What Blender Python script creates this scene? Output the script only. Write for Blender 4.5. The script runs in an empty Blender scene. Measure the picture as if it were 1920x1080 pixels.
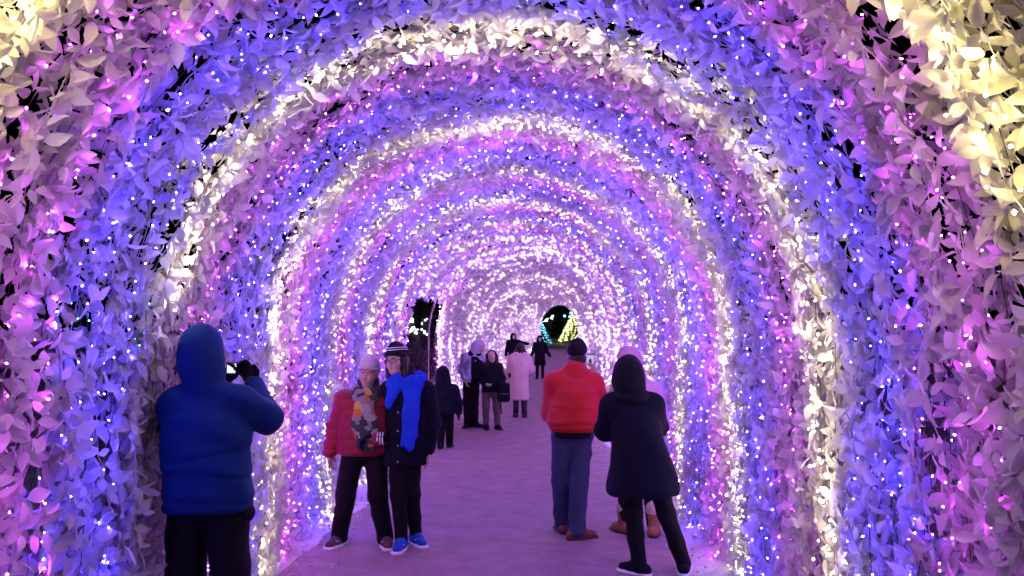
import bpy, math
import numpy as np
from mathutils import Matrix, Vector
rng = np.random.default_rng(7)
PI = math.pi
scene = bpy.context.scene
C = scene.collection

# ------------------------------------------------------------------ camera, sky, moon, exposure
CAM_Z = 1.80
FPX = 1450.0                                  # focal length in pixels of a 1920 wide frame
cam_d = bpy.data.cameras.new('camera'); cam = bpy.data.objects.new('camera', cam_d); C.objects.link(cam)
cam.location = (0, 0, CAM_Z)
cam.rotation_euler = (math.radians(90) + math.atan(80 / FPX), 0, 0)
cam_d.lens = FPX / 1920 * 36; cam_d.sensor_width = 36
cam_d.clip_start = 0.05; cam_d.clip_end = 2000
scene.camera = cam

world = bpy.data.worlds.new('World'); scene.world = world; world.use_nodes = True
wn = world.node_tree.nodes; wl = world.node_tree.links
sky = wn.new('ShaderNodeTexSky'); sky.sky_type = 'NISHITA'; sky.sun_disc = False
sky.sun_elevation = math.radians(-6); sky.sun_rotation = math.radians(200)
bg = wn['Background']; bg.inputs['Strength'].default_value = 0.02
wl.new(sky.outputs['Color'], bg.inputs['Color'])

moon_d = bpy.data.lights.new('moon', 'SUN'); moon_d.energy = 0.004; moon_d.angle = math.radians(0.5)
moon_d.color = (1.0, 0.95, 0.88)
moon = bpy.data.objects.new('moon', moon_d); C.objects.link(moon)
moon.rotation_euler = (math.radians(50), 0, math.radians(200))

vs = scene.view_settings
vs.view_transform = 'Standard'; vs.look = 'None'; vs.gamma = 1; vs.exposure = 0.0; vs.use_curve_mapping = False
scene.render.engine = 'CYCLES'
cy = scene.cycles
cy.use_light_tree = True; cy.use_adaptive_sampling = True; cy.adaptive_threshold = 0.02; cy.use_denoising = True
cy.max_bounces = 4; cy.diffuse_bounces = 2; cy.glossy_bounces = 2; cy.transmission_bounces = 4; cy.transparent_max_bounces = 6
cy.sample_clamp_indirect = 4.0; cy.sample_clamp_direct = 0.0
cy.caustics_reflective = False; cy.caustics_refractive = False

# ------------------------------------------------------------------ materials
def new_mat(name):
    m = bpy.data.materials.new(name); m.use_nodes = True
    return m, m.node_tree.nodes, m.node_tree.links

def fabric(name, col, rough=0.8, var=0.25, scale=60.0, sheen=0.0, bump=0.25, bscale=220.0, spec=0.3):
    """cloth: base colour broken up by two noises, a fine woven bump"""
    m, n, l = new_mat(name); b = n['Principled BSDF']
    tc = n.new('ShaderNodeTexCoord')
    n1 = n.new('ShaderNodeTexNoise'); n1.inputs['Scale'].default_value = scale; n1.inputs['Detail'].default_value = 6
    n2 = n.new('ShaderNodeTexNoise'); n2.inputs['Scale'].default_value = 5.0; n2.inputs['Detail'].default_value = 3
    mx = n.new('ShaderNodeMath'); mx.operation = 'MULTIPLY'
    l.new(tc.outputs['Object'], n1.inputs['Vector']); l.new(tc.outputs['Object'], n2.inputs['Vector'])
    l.new(n1.outputs['Fac'], mx.inputs[0]); l.new(n2.outputs['Fac'], mx.inputs[1])
    r = n.new('ShaderNodeMapRange'); r.inputs['From Min'].default_value = 0.1; r.inputs['From Max'].default_value = 0.45
    r.inputs['To Min'].default_value = 1 - var; r.inputs['To Max'].default_value = 1 + var
    l.new(mx.outputs[0], r.inputs['Value'])
    vm = n.new('ShaderNodeVectorMath'); vm.operation = 'SCALE'; vm.inputs[0].default_value = col
    l.new(r.outputs[0], vm.inputs['Scale']); l.new(vm.outputs[0], b.inputs['Base Color'])
    b.inputs['Roughness'].default_value = rough; b.inputs['Specular IOR Level'].default_value = spec
    b.inputs['Sheen Weight'].default_value = sheen
    n3 = n.new('ShaderNodeTexNoise'); n3.inputs['Scale'].default_value = bscale; n3.inputs['Detail'].default_value = 3
    l.new(tc.outputs['Object'], n3.inputs['Vector'])
    bp = n.new('ShaderNodeBump'); bp.inputs['Strength'].default_value = bump; bp.inputs['Distance'].default_value = 0.01
    l.new(n3.outputs['Fac'], bp.inputs['Height']); l.new(bp.outputs[0], b.inputs['Normal'])
    return m

def plain(name, col, rough=0.5, metal=0.0, spec=0.5, var=0.15, scale=25.0):
    m, n, l = new_mat(name); b = n['Principled BSDF']
    tc = n.new('ShaderNodeTexCoord'); nz = n.new('ShaderNodeTexNoise'); nz.inputs['Scale'].default_value = scale; nz.inputs['Detail'].default_value = 5
    l.new(tc.outputs['Object'], nz.inputs['Vector'])
    r = n.new('ShaderNodeMapRange'); r.inputs['From Min'].default_value = 0.3; r.inputs['From Max'].default_value = 0.7
    r.inputs['To Min'].default_value = 1 - var; r.inputs['To Max'].default_value = 1 + var
    l.new(nz.outputs['Fac'], r.inputs['Value'])
    vm = n.new('ShaderNodeVectorMath'); vm.operation = 'SCALE'; vm.inputs[0].default_value = col
    l.new(r.outputs[0], vm.inputs['Scale']); l.new(vm.outputs[0], b.inputs['Base Color'])
    b.inputs['Roughness'].default_value = rough; b.inputs['Metallic'].default_value = metal; b.inputs['Specular IOR Level'].default_value = spec
    return m

def led(name, col, strength):
    m, n, l = new_mat(name)
    n.remove(n['Principled BSDF'])
    e = n.new('ShaderNodeEmission'); e.inputs['Color'].default_value = (*col, 1); e.inputs['Strength'].default_value = strength
    l.new(e.outputs[0], n['Material Output'].inputs['Surface'])
    try: m.cycles.emission_sampling = 'FRONT'
    except Exception: pass
    return m

def leaf_mat(name):
    """white cloth leaf: diffuse face that lets light through, tone differs from leaf to leaf"""
    m, n, l = new_mat(name); out = n['Material Output']; n.remove(n['Principled BSDF'])
    g = n.new('ShaderNodeNewGeometry')
    r = n.new('ShaderNodeMapRange'); r.inputs['To Min'].default_value = 0.62; r.inputs['To Max'].default_value = 0.88
    l.new(g.outputs['Random Per Island'], r.inputs['Value'])
    cmb = n.new('ShaderNodeCombineColor')
    k = n.new('ShaderNodeMath'); k.operation = 'MULTIPLY'; k.inputs[1].default_value = 0.95
    l.new(r.outputs[0], cmb.inputs[0]); l.new(r.outputs[0], cmb.inputs[1]); l.new(r.outputs[0], k.inputs[0]); l.new(k.outputs[0], cmb.inputs[2])
    d = n.new('ShaderNodeBsdfDiffuse'); t = n.new('ShaderNodeBsdfTranslucent'); mix = n.new('ShaderNodeMixShader')
    l.new(cmb.outputs[0], d.inputs[0]); l.new(cmb.outputs[0], t.inputs[0])
    mix.inputs[0].default_value = 0.44
    l.new(d.outputs[0], mix.inputs[1]); l.new(t.outputs[0], mix.inputs[2]); l.new(mix.outputs[0], out.inputs['Surface'])
    return m

# ------------------------------------------------------------------ mesh helpers
def tri_mesh(name, V, F, mat, smooth=False):
    V = np.ascontiguousarray(V, np.float32); F = np.ascontiguousarray(F, np.int32)
    me = bpy.data.meshes.new(name)
    k = F.shape[1]
    me.vertices.add(len(V)); me.vertices.foreach_set('co', V.ravel())
    me.loops.add(F.size); me.loops.foreach_set('vertex_index', F.ravel())
    me.polygons.add(len(F)); me.polygons.foreach_set('loop_start', np.arange(0, F.size, k, dtype=np.int32))
    me.polygons.foreach_set('loop_total', np.full(len(F), k, np.int32))
    if smooth: me.polygons.foreach_set('use_smooth', np.ones(len(F), bool))
    if mat is not None: me.materials.append(mat)
    me.update(calc_edges=True); me.validate()
    return me

def obj(name, me, parent=None, loc=None, label=None, cat=None, group=None, kind=None):
    o = bpy.data.objects.new(name, me); C.objects.link(o)
    if parent is not None: o.parent = parent
    if loc is not None: o.location = loc
    if label: o['label'] = label
    if cat: o['category'] = cat
    if group: o['group'] = group
    if kind: o['kind'] = kind
    return o

def tubes(paths, radii, sides=4):
    """list of (n,3) polylines -> one tri soup; radii: number or per-path array"""
    VV, FF, off = [], [], 0
    ang = np.arange(sides) * 2 * PI / sides
    for i, P in enumerate(paths):
        P = np.asarray(P, float); r = radii[i] if hasattr(radii, '__len__') else radii
        r = np.broadcast_to(np.asarray(r, float), (len(P),))
        T = np.gradient(P, axis=0); T /= np.linalg.norm(T, axis=1, keepdims=True) + 1e-9
        up = np.where(np.abs(T[:, 2:3]) > 0.9, np.array([[0, 1.0, 0]]), np.array([[0, 0, 1.0]]))
        A = np.cross(T, up); A /= np.linalg.norm(A, axis=1, keepdims=True) + 1e-9
        B = np.cross(T, A)
        ring = P[:, None] + r[:, None, None] * (np.cos(ang)[None, :, None] * A[:, None] + np.sin(ang)[None, :, None] * B[:, None])
        n = len(P); VV.append(ring.reshape(-1, 3))
        idx = off + np.arange(n * sides).reshape(n, sides)
        a = idx[:-1]; b = np.roll(idx, -1, 1)[:-1]; c = np.roll(idx, -1, 1)[1:]; d = idx[1:]
        FF.append(np.stack([a, b, c], -1).reshape(-1, 3)); FF.append(np.stack([a, c, d], -1).reshape(-1, 3))
        for e, rev in ((0, True), (n - 1, False)):
            fan = np.array([[idx[e, 0], idx[e, k], idx[e, k + 1]] for k in range(1, sides - 1)])
            FF.append(fan[:, ::-1] if rev else fan)
        off += n * sides
    return np.concatenate(VV), np.concatenate(FF)

OCT_V = np.array([[1, 0, 0], [-1, 0, 0], [0, 1, 0], [0, -1, 0], [0, 0, 1.5], [0, 0, -1.5]], float)
OCT_F = np.array([[0, 2, 4], [2, 1, 4], [1, 3, 4], [3, 0, 4], [2, 0, 5], [1, 2, 5], [3, 1, 5], [0, 3, 5]])
TET_V = np.array([[1, 1, 1], [-1, -1, 1], [-1, 1, -1], [1, -1, -1]], float) * 0.75
TET_F = np.array([[0, 1, 3], [0, 2, 1], [0, 3, 2], [1, 2, 3]])
def stamp(TV, TF, pos, R=None, scale=1.0):
    """copies of a template at pos (N,3) with rotations R (N,3,3) and scales"""
    pos = np.asarray(pos, float); N = len(pos)
    sc = np.broadcast_to(np.asarray(scale, float), (N,))
    if R is None: V = TV[None] * sc[:, None, None] + pos[:, None]
    else: V = np.einsum('nij,vj->nvi', R, TV) * sc[:, None, None] + pos[:, None]
    F = TF[None] + (np.arange(N) * len(TV))[:, None, None]
    return V.reshape(-1, 3), F.reshape(-1, 3)

def rand_rot(n):
    q = rng.normal(size=(n, 4)); q /= np.linalg.norm(q, axis=1, keepdims=True)
    w, x, y, z = q.T
    return np.stack([np.stack([1 - 2 * (y * y + z * z), 2 * (x * y - z * w), 2 * (x * z + y * w)], -1),
                     np.stack([2 * (x * y + z * w), 1 - 2 * (x * x + z * z), 2 * (y * z - x * w)], -1),
                     np.stack([2 * (x * z - y * w), 2 * (y * z + x * w), 1 - 2 * (x * x + y * y)], -1)], 1)

def unit(v): return v / (np.linalg.norm(v, axis=-1, keepdims=True) + 1e-9)
# ------------------------------------------------------------------ the lie of the place
RAD, WALL_H = 1.82, 1.69                      # arch radius and height of the straight wall below it
ARC_L = 2 * WALL_H + PI * RAD
Y0, Y1 = 1.45, 58.0                           # tunnel from its mouth, just ahead of the camera, to its far end
DOOR = (12.2, 16.2, 2.45)                   # side opening in one wall
def xc(y): return -0.12 + 0.0012 * np.asarray(y, float) ** 2 * np.sign(np.asarray(y, float))
def gz(y): return 0.00035 * np.maximum(0, np.asarray(y, float) - 24) ** 2 * (np.asarray(y, float) < 75) + (np.asarray(y, float) >= 75) * 0.00035 * 51 ** 2
def arch(s, y, dr=0.0):
    """point, inward normal and running direction on the tunnel wall; s runs from one foot over the top to the other"""
    s = np.asarray(s, float); y = np.broadcast_to(np.asarray(y, float), s.shape); dr = np.broadcast_to(np.asarray(dr, float), s.shape)
    a = np.clip((s - WALL_H) / RAD, 0, PI)
    nx, nz = np.cos(a), -np.sin(a)
    low = np.minimum(s, WALL_H); hi = np.maximum(0, s - WALL_H - PI * RAD)
    z = np.where(s < WALL_H, low, np.where(hi > 0, WALL_H - hi, WALL_H + RAD * np.sin(a)))
    x = -RAD * np.cos(a)
    P = np.stack([x + nx * dr + xc(y), y, z + nz * dr + gz(y)], -1)
    Nn = np.stack([nx, 0 * nx, nz], -1)
    T = np.stack([np.sin(a), 0 * a, np.cos(a)], -1)
    return P, Nn, T
def in_door(s, y):
    return (s < DOOR[2]) & (y > DOOR[0]) & (y < DOOR[1])

# ------------------------------------------------------------------ ground
def fbm2(x, y, seed=0, octv=4):
    r = np.random.default_rng(seed); v = 0; a = 1.0; f = 1.0
    for o in range(octv):
        for k in range(4):
            th = r.uniform(0, 2 * PI); ph = r.uniform(0, 2 * PI); w = f * r.uniform(0.7, 1.4)
            v = v + a * 0.25 * np.sin((x * math.cos(th) + y * math.sin(th)) * w + ph + 1.3 * np.sin(x * w * 0.6 - y * w * 0.45 + ph))
        a *= 0.55; f *= 2.1
    return v

def grid_mesh(xs, ys, zf, mat, name):
    X, Y = np.meshgrid(xs, ys, indexing='ij')
    Z = zf(X, Y); V = np.stack([X, Y, Z], -1).reshape(-1, 3)
    n, m = X.shape; I = np.arange(n * m).reshape(n, m)
    F = np.stack([I[:-1, :-1], I[1:, :-1], I[1:, 1:], I[:-1, 1:]], -1).reshape(-1, 4)
    return tri_mesh(name, V, F, mat, True)

def snow_mat(name, col, dark, scale, bump):
    m, n, l = new_mat(name); b = n['Principled BSDF']
    tc = n.new('ShaderNodeTexCoord')
    a = n.new('ShaderNodeTexNoise'); a.inputs['Scale'].default_value = scale; a.inputs['Detail'].default_value = 8; a.inputs['Roughness'].default_value = 0.65
    c = n.new('ShaderNodeTexNoise'); c.inputs['Scale'].default_value = 38; c.inputs['Detail'].default_value = 6; c.inputs['Roughness'].default_value = 0.7
    l.new(tc.outputs['Object'], a.inputs['Vector']); l.new(tc.outputs['Object'], c.inputs['Vector'])
    ad = n.new('ShaderNodeMath'); ad.operation = 'ADD'; l.new(a.outputs['Fac'], ad.inputs[0])
    ms = n.new('ShaderNodeMath'); ms.operation = 'MULTIPLY'; ms.inputs[1].default_value = 0.6; l.new(c.outputs['Fac'], ms.inputs[0]); l.new(ms.outputs[0], ad.inputs[1])
    cr = n.new('ShaderNodeValToRGB'); cr.color_ramp.elements[0].position = 0.58; cr.color_ramp.elements[1].position = 1.02
    cr.color_ramp.elements[0].color = (*dark, 1); cr.color_ramp.elements[1].color = (*col, 1)
    l.new(ad.outputs[0], cr.inputs[0]); l.new(cr.outputs[0], b.inputs['Base Color'])
    b.inputs['Roughness'].default_value = 0.72; b.inputs['Specular IOR Level'].default_value = 0.35
    bp = n.new('ShaderNodeBump'); bp.inputs['Strength'].default_value = bump; bp.inputs['Distance'].default_value = 0.02
    l.new(ad.outputs[0], bp.inputs['Height']); l.new(bp.outputs[0], b.inputs['Normal'])
    return m

m_ground = snow_mat('snow_field', (0.55, 0.56, 0.6), (0.25, 0.25, 0.25), 0.8, 0.5)
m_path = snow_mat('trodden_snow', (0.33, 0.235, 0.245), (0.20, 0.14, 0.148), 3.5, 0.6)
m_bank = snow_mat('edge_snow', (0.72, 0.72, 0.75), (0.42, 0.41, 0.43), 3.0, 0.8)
ys_g = np.concatenate([np.linspace(-60, -2, 12), np.linspace(0, 80, 60), np.linspace(90, 600, 20)])
xs_g = np.concatenate([np.linspace(-400, -12, 14), np.linspace(-9, 15, 17), np.linspace(18, 400, 14)])
obj('ground', grid_mesh(xs_g, ys_g, lambda x, y: gz(y) - 0.02, m_ground, 'ground'), kind='structure')

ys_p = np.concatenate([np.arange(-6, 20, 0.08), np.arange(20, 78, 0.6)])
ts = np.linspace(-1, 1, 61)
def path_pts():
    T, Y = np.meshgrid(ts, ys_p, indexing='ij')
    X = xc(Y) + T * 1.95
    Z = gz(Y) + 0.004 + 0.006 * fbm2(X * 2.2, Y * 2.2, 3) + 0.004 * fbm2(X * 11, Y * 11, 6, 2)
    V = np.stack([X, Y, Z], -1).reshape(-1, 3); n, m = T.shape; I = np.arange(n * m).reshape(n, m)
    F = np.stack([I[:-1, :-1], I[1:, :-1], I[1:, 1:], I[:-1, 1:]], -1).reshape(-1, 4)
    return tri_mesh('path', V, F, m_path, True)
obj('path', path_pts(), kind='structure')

# loose snow swept against the foot of each wall
for side in (-1, 1):
    ys_b = np.concatenate([np.arange(Y0, 20, 0.05), np.arange(20, 58, 0.35)])
    tb = np.linspace(0, 1, 15)
    T, Y = np.meshgrid(tb, ys_b, indexing='ij')
    wid = 0.50 + 0.12 * np.sin(Y * 1.1 + side) + 0.10 * fbm2(Y * 2.6, Y * 0 + side, 11)
    X = xc(Y) + side * (1.98 - T * wid)
    prof = np.sin(np.clip(1 - T, 0, 1) * PI / 2) ** 1.3
    lump = 0.5 + 0.5 * fbm2(X * 9, Y * 9, 5, 4)
    H = 0.085 * prof * (0.45 + 0.85 * lump) + 0.040 * np.maximum(0, fbm2(X * 22, Y * 22, 8, 3)) * np.sqrt(prof)
    if side < 0: H = np.where((Y > DOOR[0] - .2) & (Y < DOOR[1] + .2), H * 0.3, H)
    Z = gz(Y) - 0.012 + H
    V = np.stack([X, Y, Z], -1).reshape(-1, 3); n, m = T.shape; I = np.arange(n * m).reshape(n, m)
    F = np.stack([I[:-1, :-1], I[1:, :-1], I[1:, 1:], I[:-1, 1:]], -1).reshape(-1, 4)
    if side > 0: F = F[:, ::-1]
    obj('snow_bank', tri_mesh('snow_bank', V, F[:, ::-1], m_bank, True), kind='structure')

# crumbs of snow kicked along both edges of the path
LUMP_V = np.array([[1, 0, -.3], [-.9, .2, -.3], [.1, 1, -.2], [0, -1, -.3], [.2, .1, .8], [-.4, .5, .5], [.5, -.5, .5]]); 
LUMP_F = np.array([[0, 2, 4], [2, 5, 4], [2, 1, 5], [1, 3, 6], [1, 6, 5], [5, 6, 4], [3, 0, 6], [0, 4, 6]])
n = 2600; yy = 1.5 + 22 * rng.random(n) ** 1.5; sd = rng.choice([-1, 1], n); t = rng.random(n) ** .8
xx = xc(yy) + sd * (1.80 - t * .62); zz = gz(yy) + .004 + .05 * (1 - t) ** 1.5
V, F = stamp(LUMP_V, LUMP_F, np.stack([xx, yy, zz], -1), rand_rot(n), rng.uniform(.006, .028, n) * (1 - .6 * t))
obj('snow_crumbs', tri_mesh('snow_crumbs', V, F, m_bank), kind='stuff', label='crumbs of loose snow strewn along both edges of the path', cat='snow')
# ------------------------------------------------------------------ the leaf tunnel
m_leaf = leaf_mat('white_cloth_leaf')
m_vine = plain('white_vine', (0.7, 0.69, 0.66), 0.6)
m_steel = plain('galvanised_steel', (0.32, 0.32, 0.34), 0.45, 0.8)
m_cable = plain('dark_cable', (0.02, 0.025, 0.022), 0.5)

tunnel = obj('leaf_tunnel', None, loc=(0, 0, 0), label='long arched walk-through tunnel of white cloth leaves over a curved snowy path', cat='tunnel')

PERIOD, RING0 = 1.755, 2.22
rings = [RING0 + PERIOD * k for k in range(0, 35) if RING0 + PERIOD * k < Y1]
# steel hoops at each white ring, rails along the walls
for y in rings[:16]:
    s = np.linspace(0, ARC_L, 60)
    V, F = tubes([arch(s, y + 0.05, -0.14)[0]], 0.024, 8)
    if DOOR[0] < y < DOOR[1]:
        s = np.linspace(DOOR[2], ARC_L, 44); V, F = tubes([arch(s, y + 0.05, -0.14)[0]], 0.024, 8)
    obj('hoop', tri_mesh('hoop', V, F, m_steel, True), tunnel)
for sv in (0.86, WALL_H + 0.9, ARC_L / 2, ARC_L - WALL_H - 0.9, ARC_L - 0.86):
    yy = np.arange(Y0, 26, 0.5)
    if sv < DOOR[2]: yy = np.arange(Y0, DOOR[0], 0.45)
    V, F = tubes([arch(np.full(len(yy), sv), yy, -0.09)[0]], 0.022, 8)
    obj('rail', tri_mesh('rail', V, F, m_steel, True), tunnel)

# leaf shapes: a pointed oval with a folded midrib; length 1 along x, normal z
def leaf_template(hi):
    if hi:
        t = np.array([0, .16, .38, .64, .86, 1.0]); w = np.array([0, .18, .255, .18, .065, 0])
        lift = -0.22 * (t - .35) ** 2
        mid = np.stack([t, 0 * t, lift], -1)
        L = np.stack([t[1:-1] + .01, w[1:-1], lift[1:-1] + .07], -1); R = L * [1, -1, 1]
        V = np.concatenate([mid, L, R]); k = len(t) - 2
        F = []
        for base, flip in ((6, False), (6 + k, True)):
            tri = [(0, 1, base), (k, k + 1, base + k - 1)]
            for i in range(k - 1): tri += [(i + 1, i + 2, base + i + 1), (i + 1, base + i + 1, base + i)]
            F += [(a, c, b) if flip else (a, b, c) for a, b, c in tri]
        return V, np.array(F)
    V = np.array([[0, 0, 0], [.42, .29, .06], [.45, 0, -.01], [.42, -.29, .06], [1, 0, -.09]])
    return V, np.array([[0, 2, 1], [2, 4, 1], [0, 3, 2], [3, 4, 2]])
LEAF_HI, LEAF_LO = leaf_template(True), leaf_template(False)

def ridge(y):
    """the leaves stand prouder where they are gathered at each hoop"""
    q = (y - RING0 + PERIOD / 2) % PERIOD - PERIOD / 2
    return 0.055 * math.exp(-(q / .38) ** 2) if y < 16 else .085 * math.exp(-(q / .27) ** 2) - (.05 if y > 25 else .02)

nh = 200; HOLES = np.stack([rng.uniform(.1, ARC_L - .1, nh), Y0 + 14 * rng.random(nh) ** 1.4, rng.uniform(.03, .075, nh), rng.uniform(.9, 1.7, nh)], -1)   # thin places in the leaves
def clusters(ylo, yhi, pitch, step, kmin, kmax, size, drop, back=0.0):
    """leaf frames for the vines between ylo and yhi; returns pos, R, scale and the vine polylines"""
    P, Nn, T, vines = [], [], [], []
    for y in np.arange(ylo, yhi, pitch):
        yv = y + rng.uniform(-.2, .2) * pitch
        s = np.arange(0.02, ARC_L, step); s = s + rng.uniform(-.4, .4, len(s)) * step
        s = np.clip(s, 0.01, ARC_L - .01)
        ph = rng.uniform(0, 6.28, 4)
        wob = 0.014 * np.sin(s * 2.6 + ph[0]) + 0.014 * np.sin(s * 6.1 + ph[1]) + rng.normal(0, .014, len(s))
        dep = 0.04 + 0.055 * np.sin(s * 1.9 + ph[2]) + 0.03 * np.sin(s * 5.3 + ph[3]) + ridge(y) - back
        yy = np.clip(yv + wob, Y0, Y1)
        keep = ~in_door(s, yy)
        p, n, t = arch(s, yy, dep)
        if keep.sum() < 2: continue
        vines.append(p[keep])
        keep &= rng.random(len(s)) > drop
        near_h = HOLES[np.abs(HOLES[:, 1] - y) < .25]
        for hs, hy, hr_, hk in near_h: keep &= ((s - hs) / (hr_ * hk)) ** 2 + ((yy - hy) / hr_) ** 2 > 1
        P.append(p[keep]); Nn.append(n[keep]); T.append(t[keep])
    P, Nn, T = map(np.concatenate, (P, Nn, T))
    cnt = rng.integers(kmin, kmax + 1, len(P)); rep = np.repeat(np.arange(len(P)), cnt)
    first = np.concatenate([[0], np.cumsum(cnt)[:-1]]); order = np.arange(len(rep)) - first[rep]
    ang = rng.uniform(0, 6.28, len(P))[rep] + order * (2 * PI / cnt[rep]) + rng.normal(0, .35, len(rep))
    P, Nn, T = P[rep], Nn[rep], T[rep]
    Yv = np.array([0, 1.0, 0])
    N = len(rep)
    u = T * np.cos(ang)[:, None] + Yv * np.sin(ang)[:, None] + Nn * rng.normal(.32, .30, N)[:, None] + np.array([0, 0, -1.0]) * rng.uniform(.0, .55, N)[:, None]
    u = unit(u)
    nrm = Nn * rng.uniform(.6, 1.2, N)[:, None] + rng.normal(0, .42, (N, 3))
    nrm = unit(nrm - u * (nrm * u).sum(1, keepdims=True))
    v = np.cross(nrm, u)
    R = np.stack([u, v, nrm], -1)
    sc = size * rng.uniform(.62, 1.22, N)
    pos = P + u * 0.008 + rng.normal(0, .012, (N, 3))
    pos[:, 2] = np.maximum(pos[:, 2], gz(pos[:, 1]) + 0.03)
    return pos, R, sc, vines

# a thinner second layer behind, along the outside of the rails
pos, R, sc, _ = clusters(Y0 + .3, 10, 0.11, 0.105, 3, 4, 0.105, .12, .10)
V, F = stamp(*LEAF_LO, pos, R, sc)
obj('leaves', tri_mesh('leaves', V, F, m_leaf), tunnel, kind='stuff')
# nearest stretch: every leaf has a folded blade; the 300 that show largest are leaves of their own
pos, R, sc, vines = clusters(Y0, 7.5, 0.066, 0.066, 3, 5, 0.094, .07)
tip = pos + R[:, :, 0] * sc[:, None]
ctr = (pos + tip) / 2
px = FPX * ctr[:, 0] / np.maximum(ctr[:, 1], .05); py = FPX * (ctr[:, 2] - CAM_Z) / np.maximum(ctr[:, 1], .05) - 80
vis = (ctr[:, 1] > 1.2) & (np.abs(px) < 950) & (np.abs(py) < 530)
facing = np.abs((R[:, :, 2] * unit(ctr - [0, 0, CAM_Z])).sum(1))
inner = (ctr[:, 0] - xc(ctr[:, 1])) ** 2 + np.maximum(0, ctr[:, 2] - WALL_H) ** 2 < (RAD - .08) ** 2
score = np.where(vis & inner, facing * sc ** 2 / np.maximum(ctr[:, 1], .3) ** 2, 0)
top = np.argsort(-score)[:296]
leaf_mesh = [tri_mesh('leaf', LEAF_HI[0] * [1, k, 1 + q], LEAF_HI[1], m_leaf) for k, q in ((1, 0), (.86, .8), (1.12, -.3), (.95, 1.4))]
for j, i in enumerate(top):
    o = obj('leaf', leaf_mesh[j % 4], tunnel)
    M = np.eye(4); M[:3, :3] = R[i] * sc[i]; M[:3, 3] = pos[i]
    o.matrix_world = Matrix(M.tolist())
rest = np.setdiff1d(np.arange(len(pos)), top)
V, F = stamp(*LEAF_HI, pos[rest], R[rest], sc[rest])
obj('leaves', tri_mesh('leaves', V, F, m_leaf), tunnel, kind='stuff')
pos, R, sc, v2 = clusters(7.5, 16, 0.072, 0.074, 4, 5, 0.100, .05)
V, F = stamp(*LEAF_LO, pos, R, sc)
obj('leaves', tri_mesh('leaves', V, F, m_leaf), tunnel, kind='stuff')
pos, R, sc, v3 = clusters(16, 30, 0.10, 0.10, 4, 5, 0.125, .04)
V, F = stamp(*LEAF_LO, pos, R, sc)
obj('leaves', tri_mesh('leaves', V, F, m_leaf), tunnel, kind='stuff')
pos, R, sc, v4 = clusters(30, Y1, 0.13, 0.13, 4, 5, 0.155, .02)
V, F = stamp(*LEAF_LO, pos, R, sc)
obj('leaves', tri_mesh('leaves', V, F, m_leaf), tunnel, kind='stuff')
V, F = tubes(vines + v2[::2], 0.0022, 3)
obj('vines', tri_mesh('vines', V, F, m_vine), tunnel, kind='stuff')

# ------------------------------------------------------------------ the strings of fairy lights hung over the leaves
def leds(g, tag, w=(1.0, .79, .46), wg=1.0, bl=(.045, .027, 1.0), pg=1.0):
    return {'white': led('warm_white_bulb' + tag, w, 480 * g * wg), 'pink': led('pink_bulb' + tag, (.60, .05, .78), 760 * g * pg),
            'blue': led('blue_bulb' + tag, bl, 1500 * g), 'lilac': led('lilac_bulb' + tag, (.42, .15, 1.0), 2000 * g)}
LED_SETS = (leds(.86, ''), leds(1.6, '_bright', bl=(.09, .055, 1.0), pg=1.15), leds(1.95, '_mid', bl=(.20, .10, 1.0), pg=1.35), leds(2.5, '_far', (1.0, .60, .92), .70))
LED_GOLD = led('golden_bulb', (1.0, .78, .25), 620)
LABEL = {'white': 'string of warm white fairy lights looped over one hoop of the leaf tunnel',
         'pink': 'string of pink fairy lights hung just beyond a warm white ring of the leaf tunnel',
         'blue': 'string of blue fairy lights hung between pink and warm white strings on the leaf tunnel',
         'lilac': 'string of lilac fairy lights in the far stretch of the leaf tunnel past its doorway'}
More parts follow.
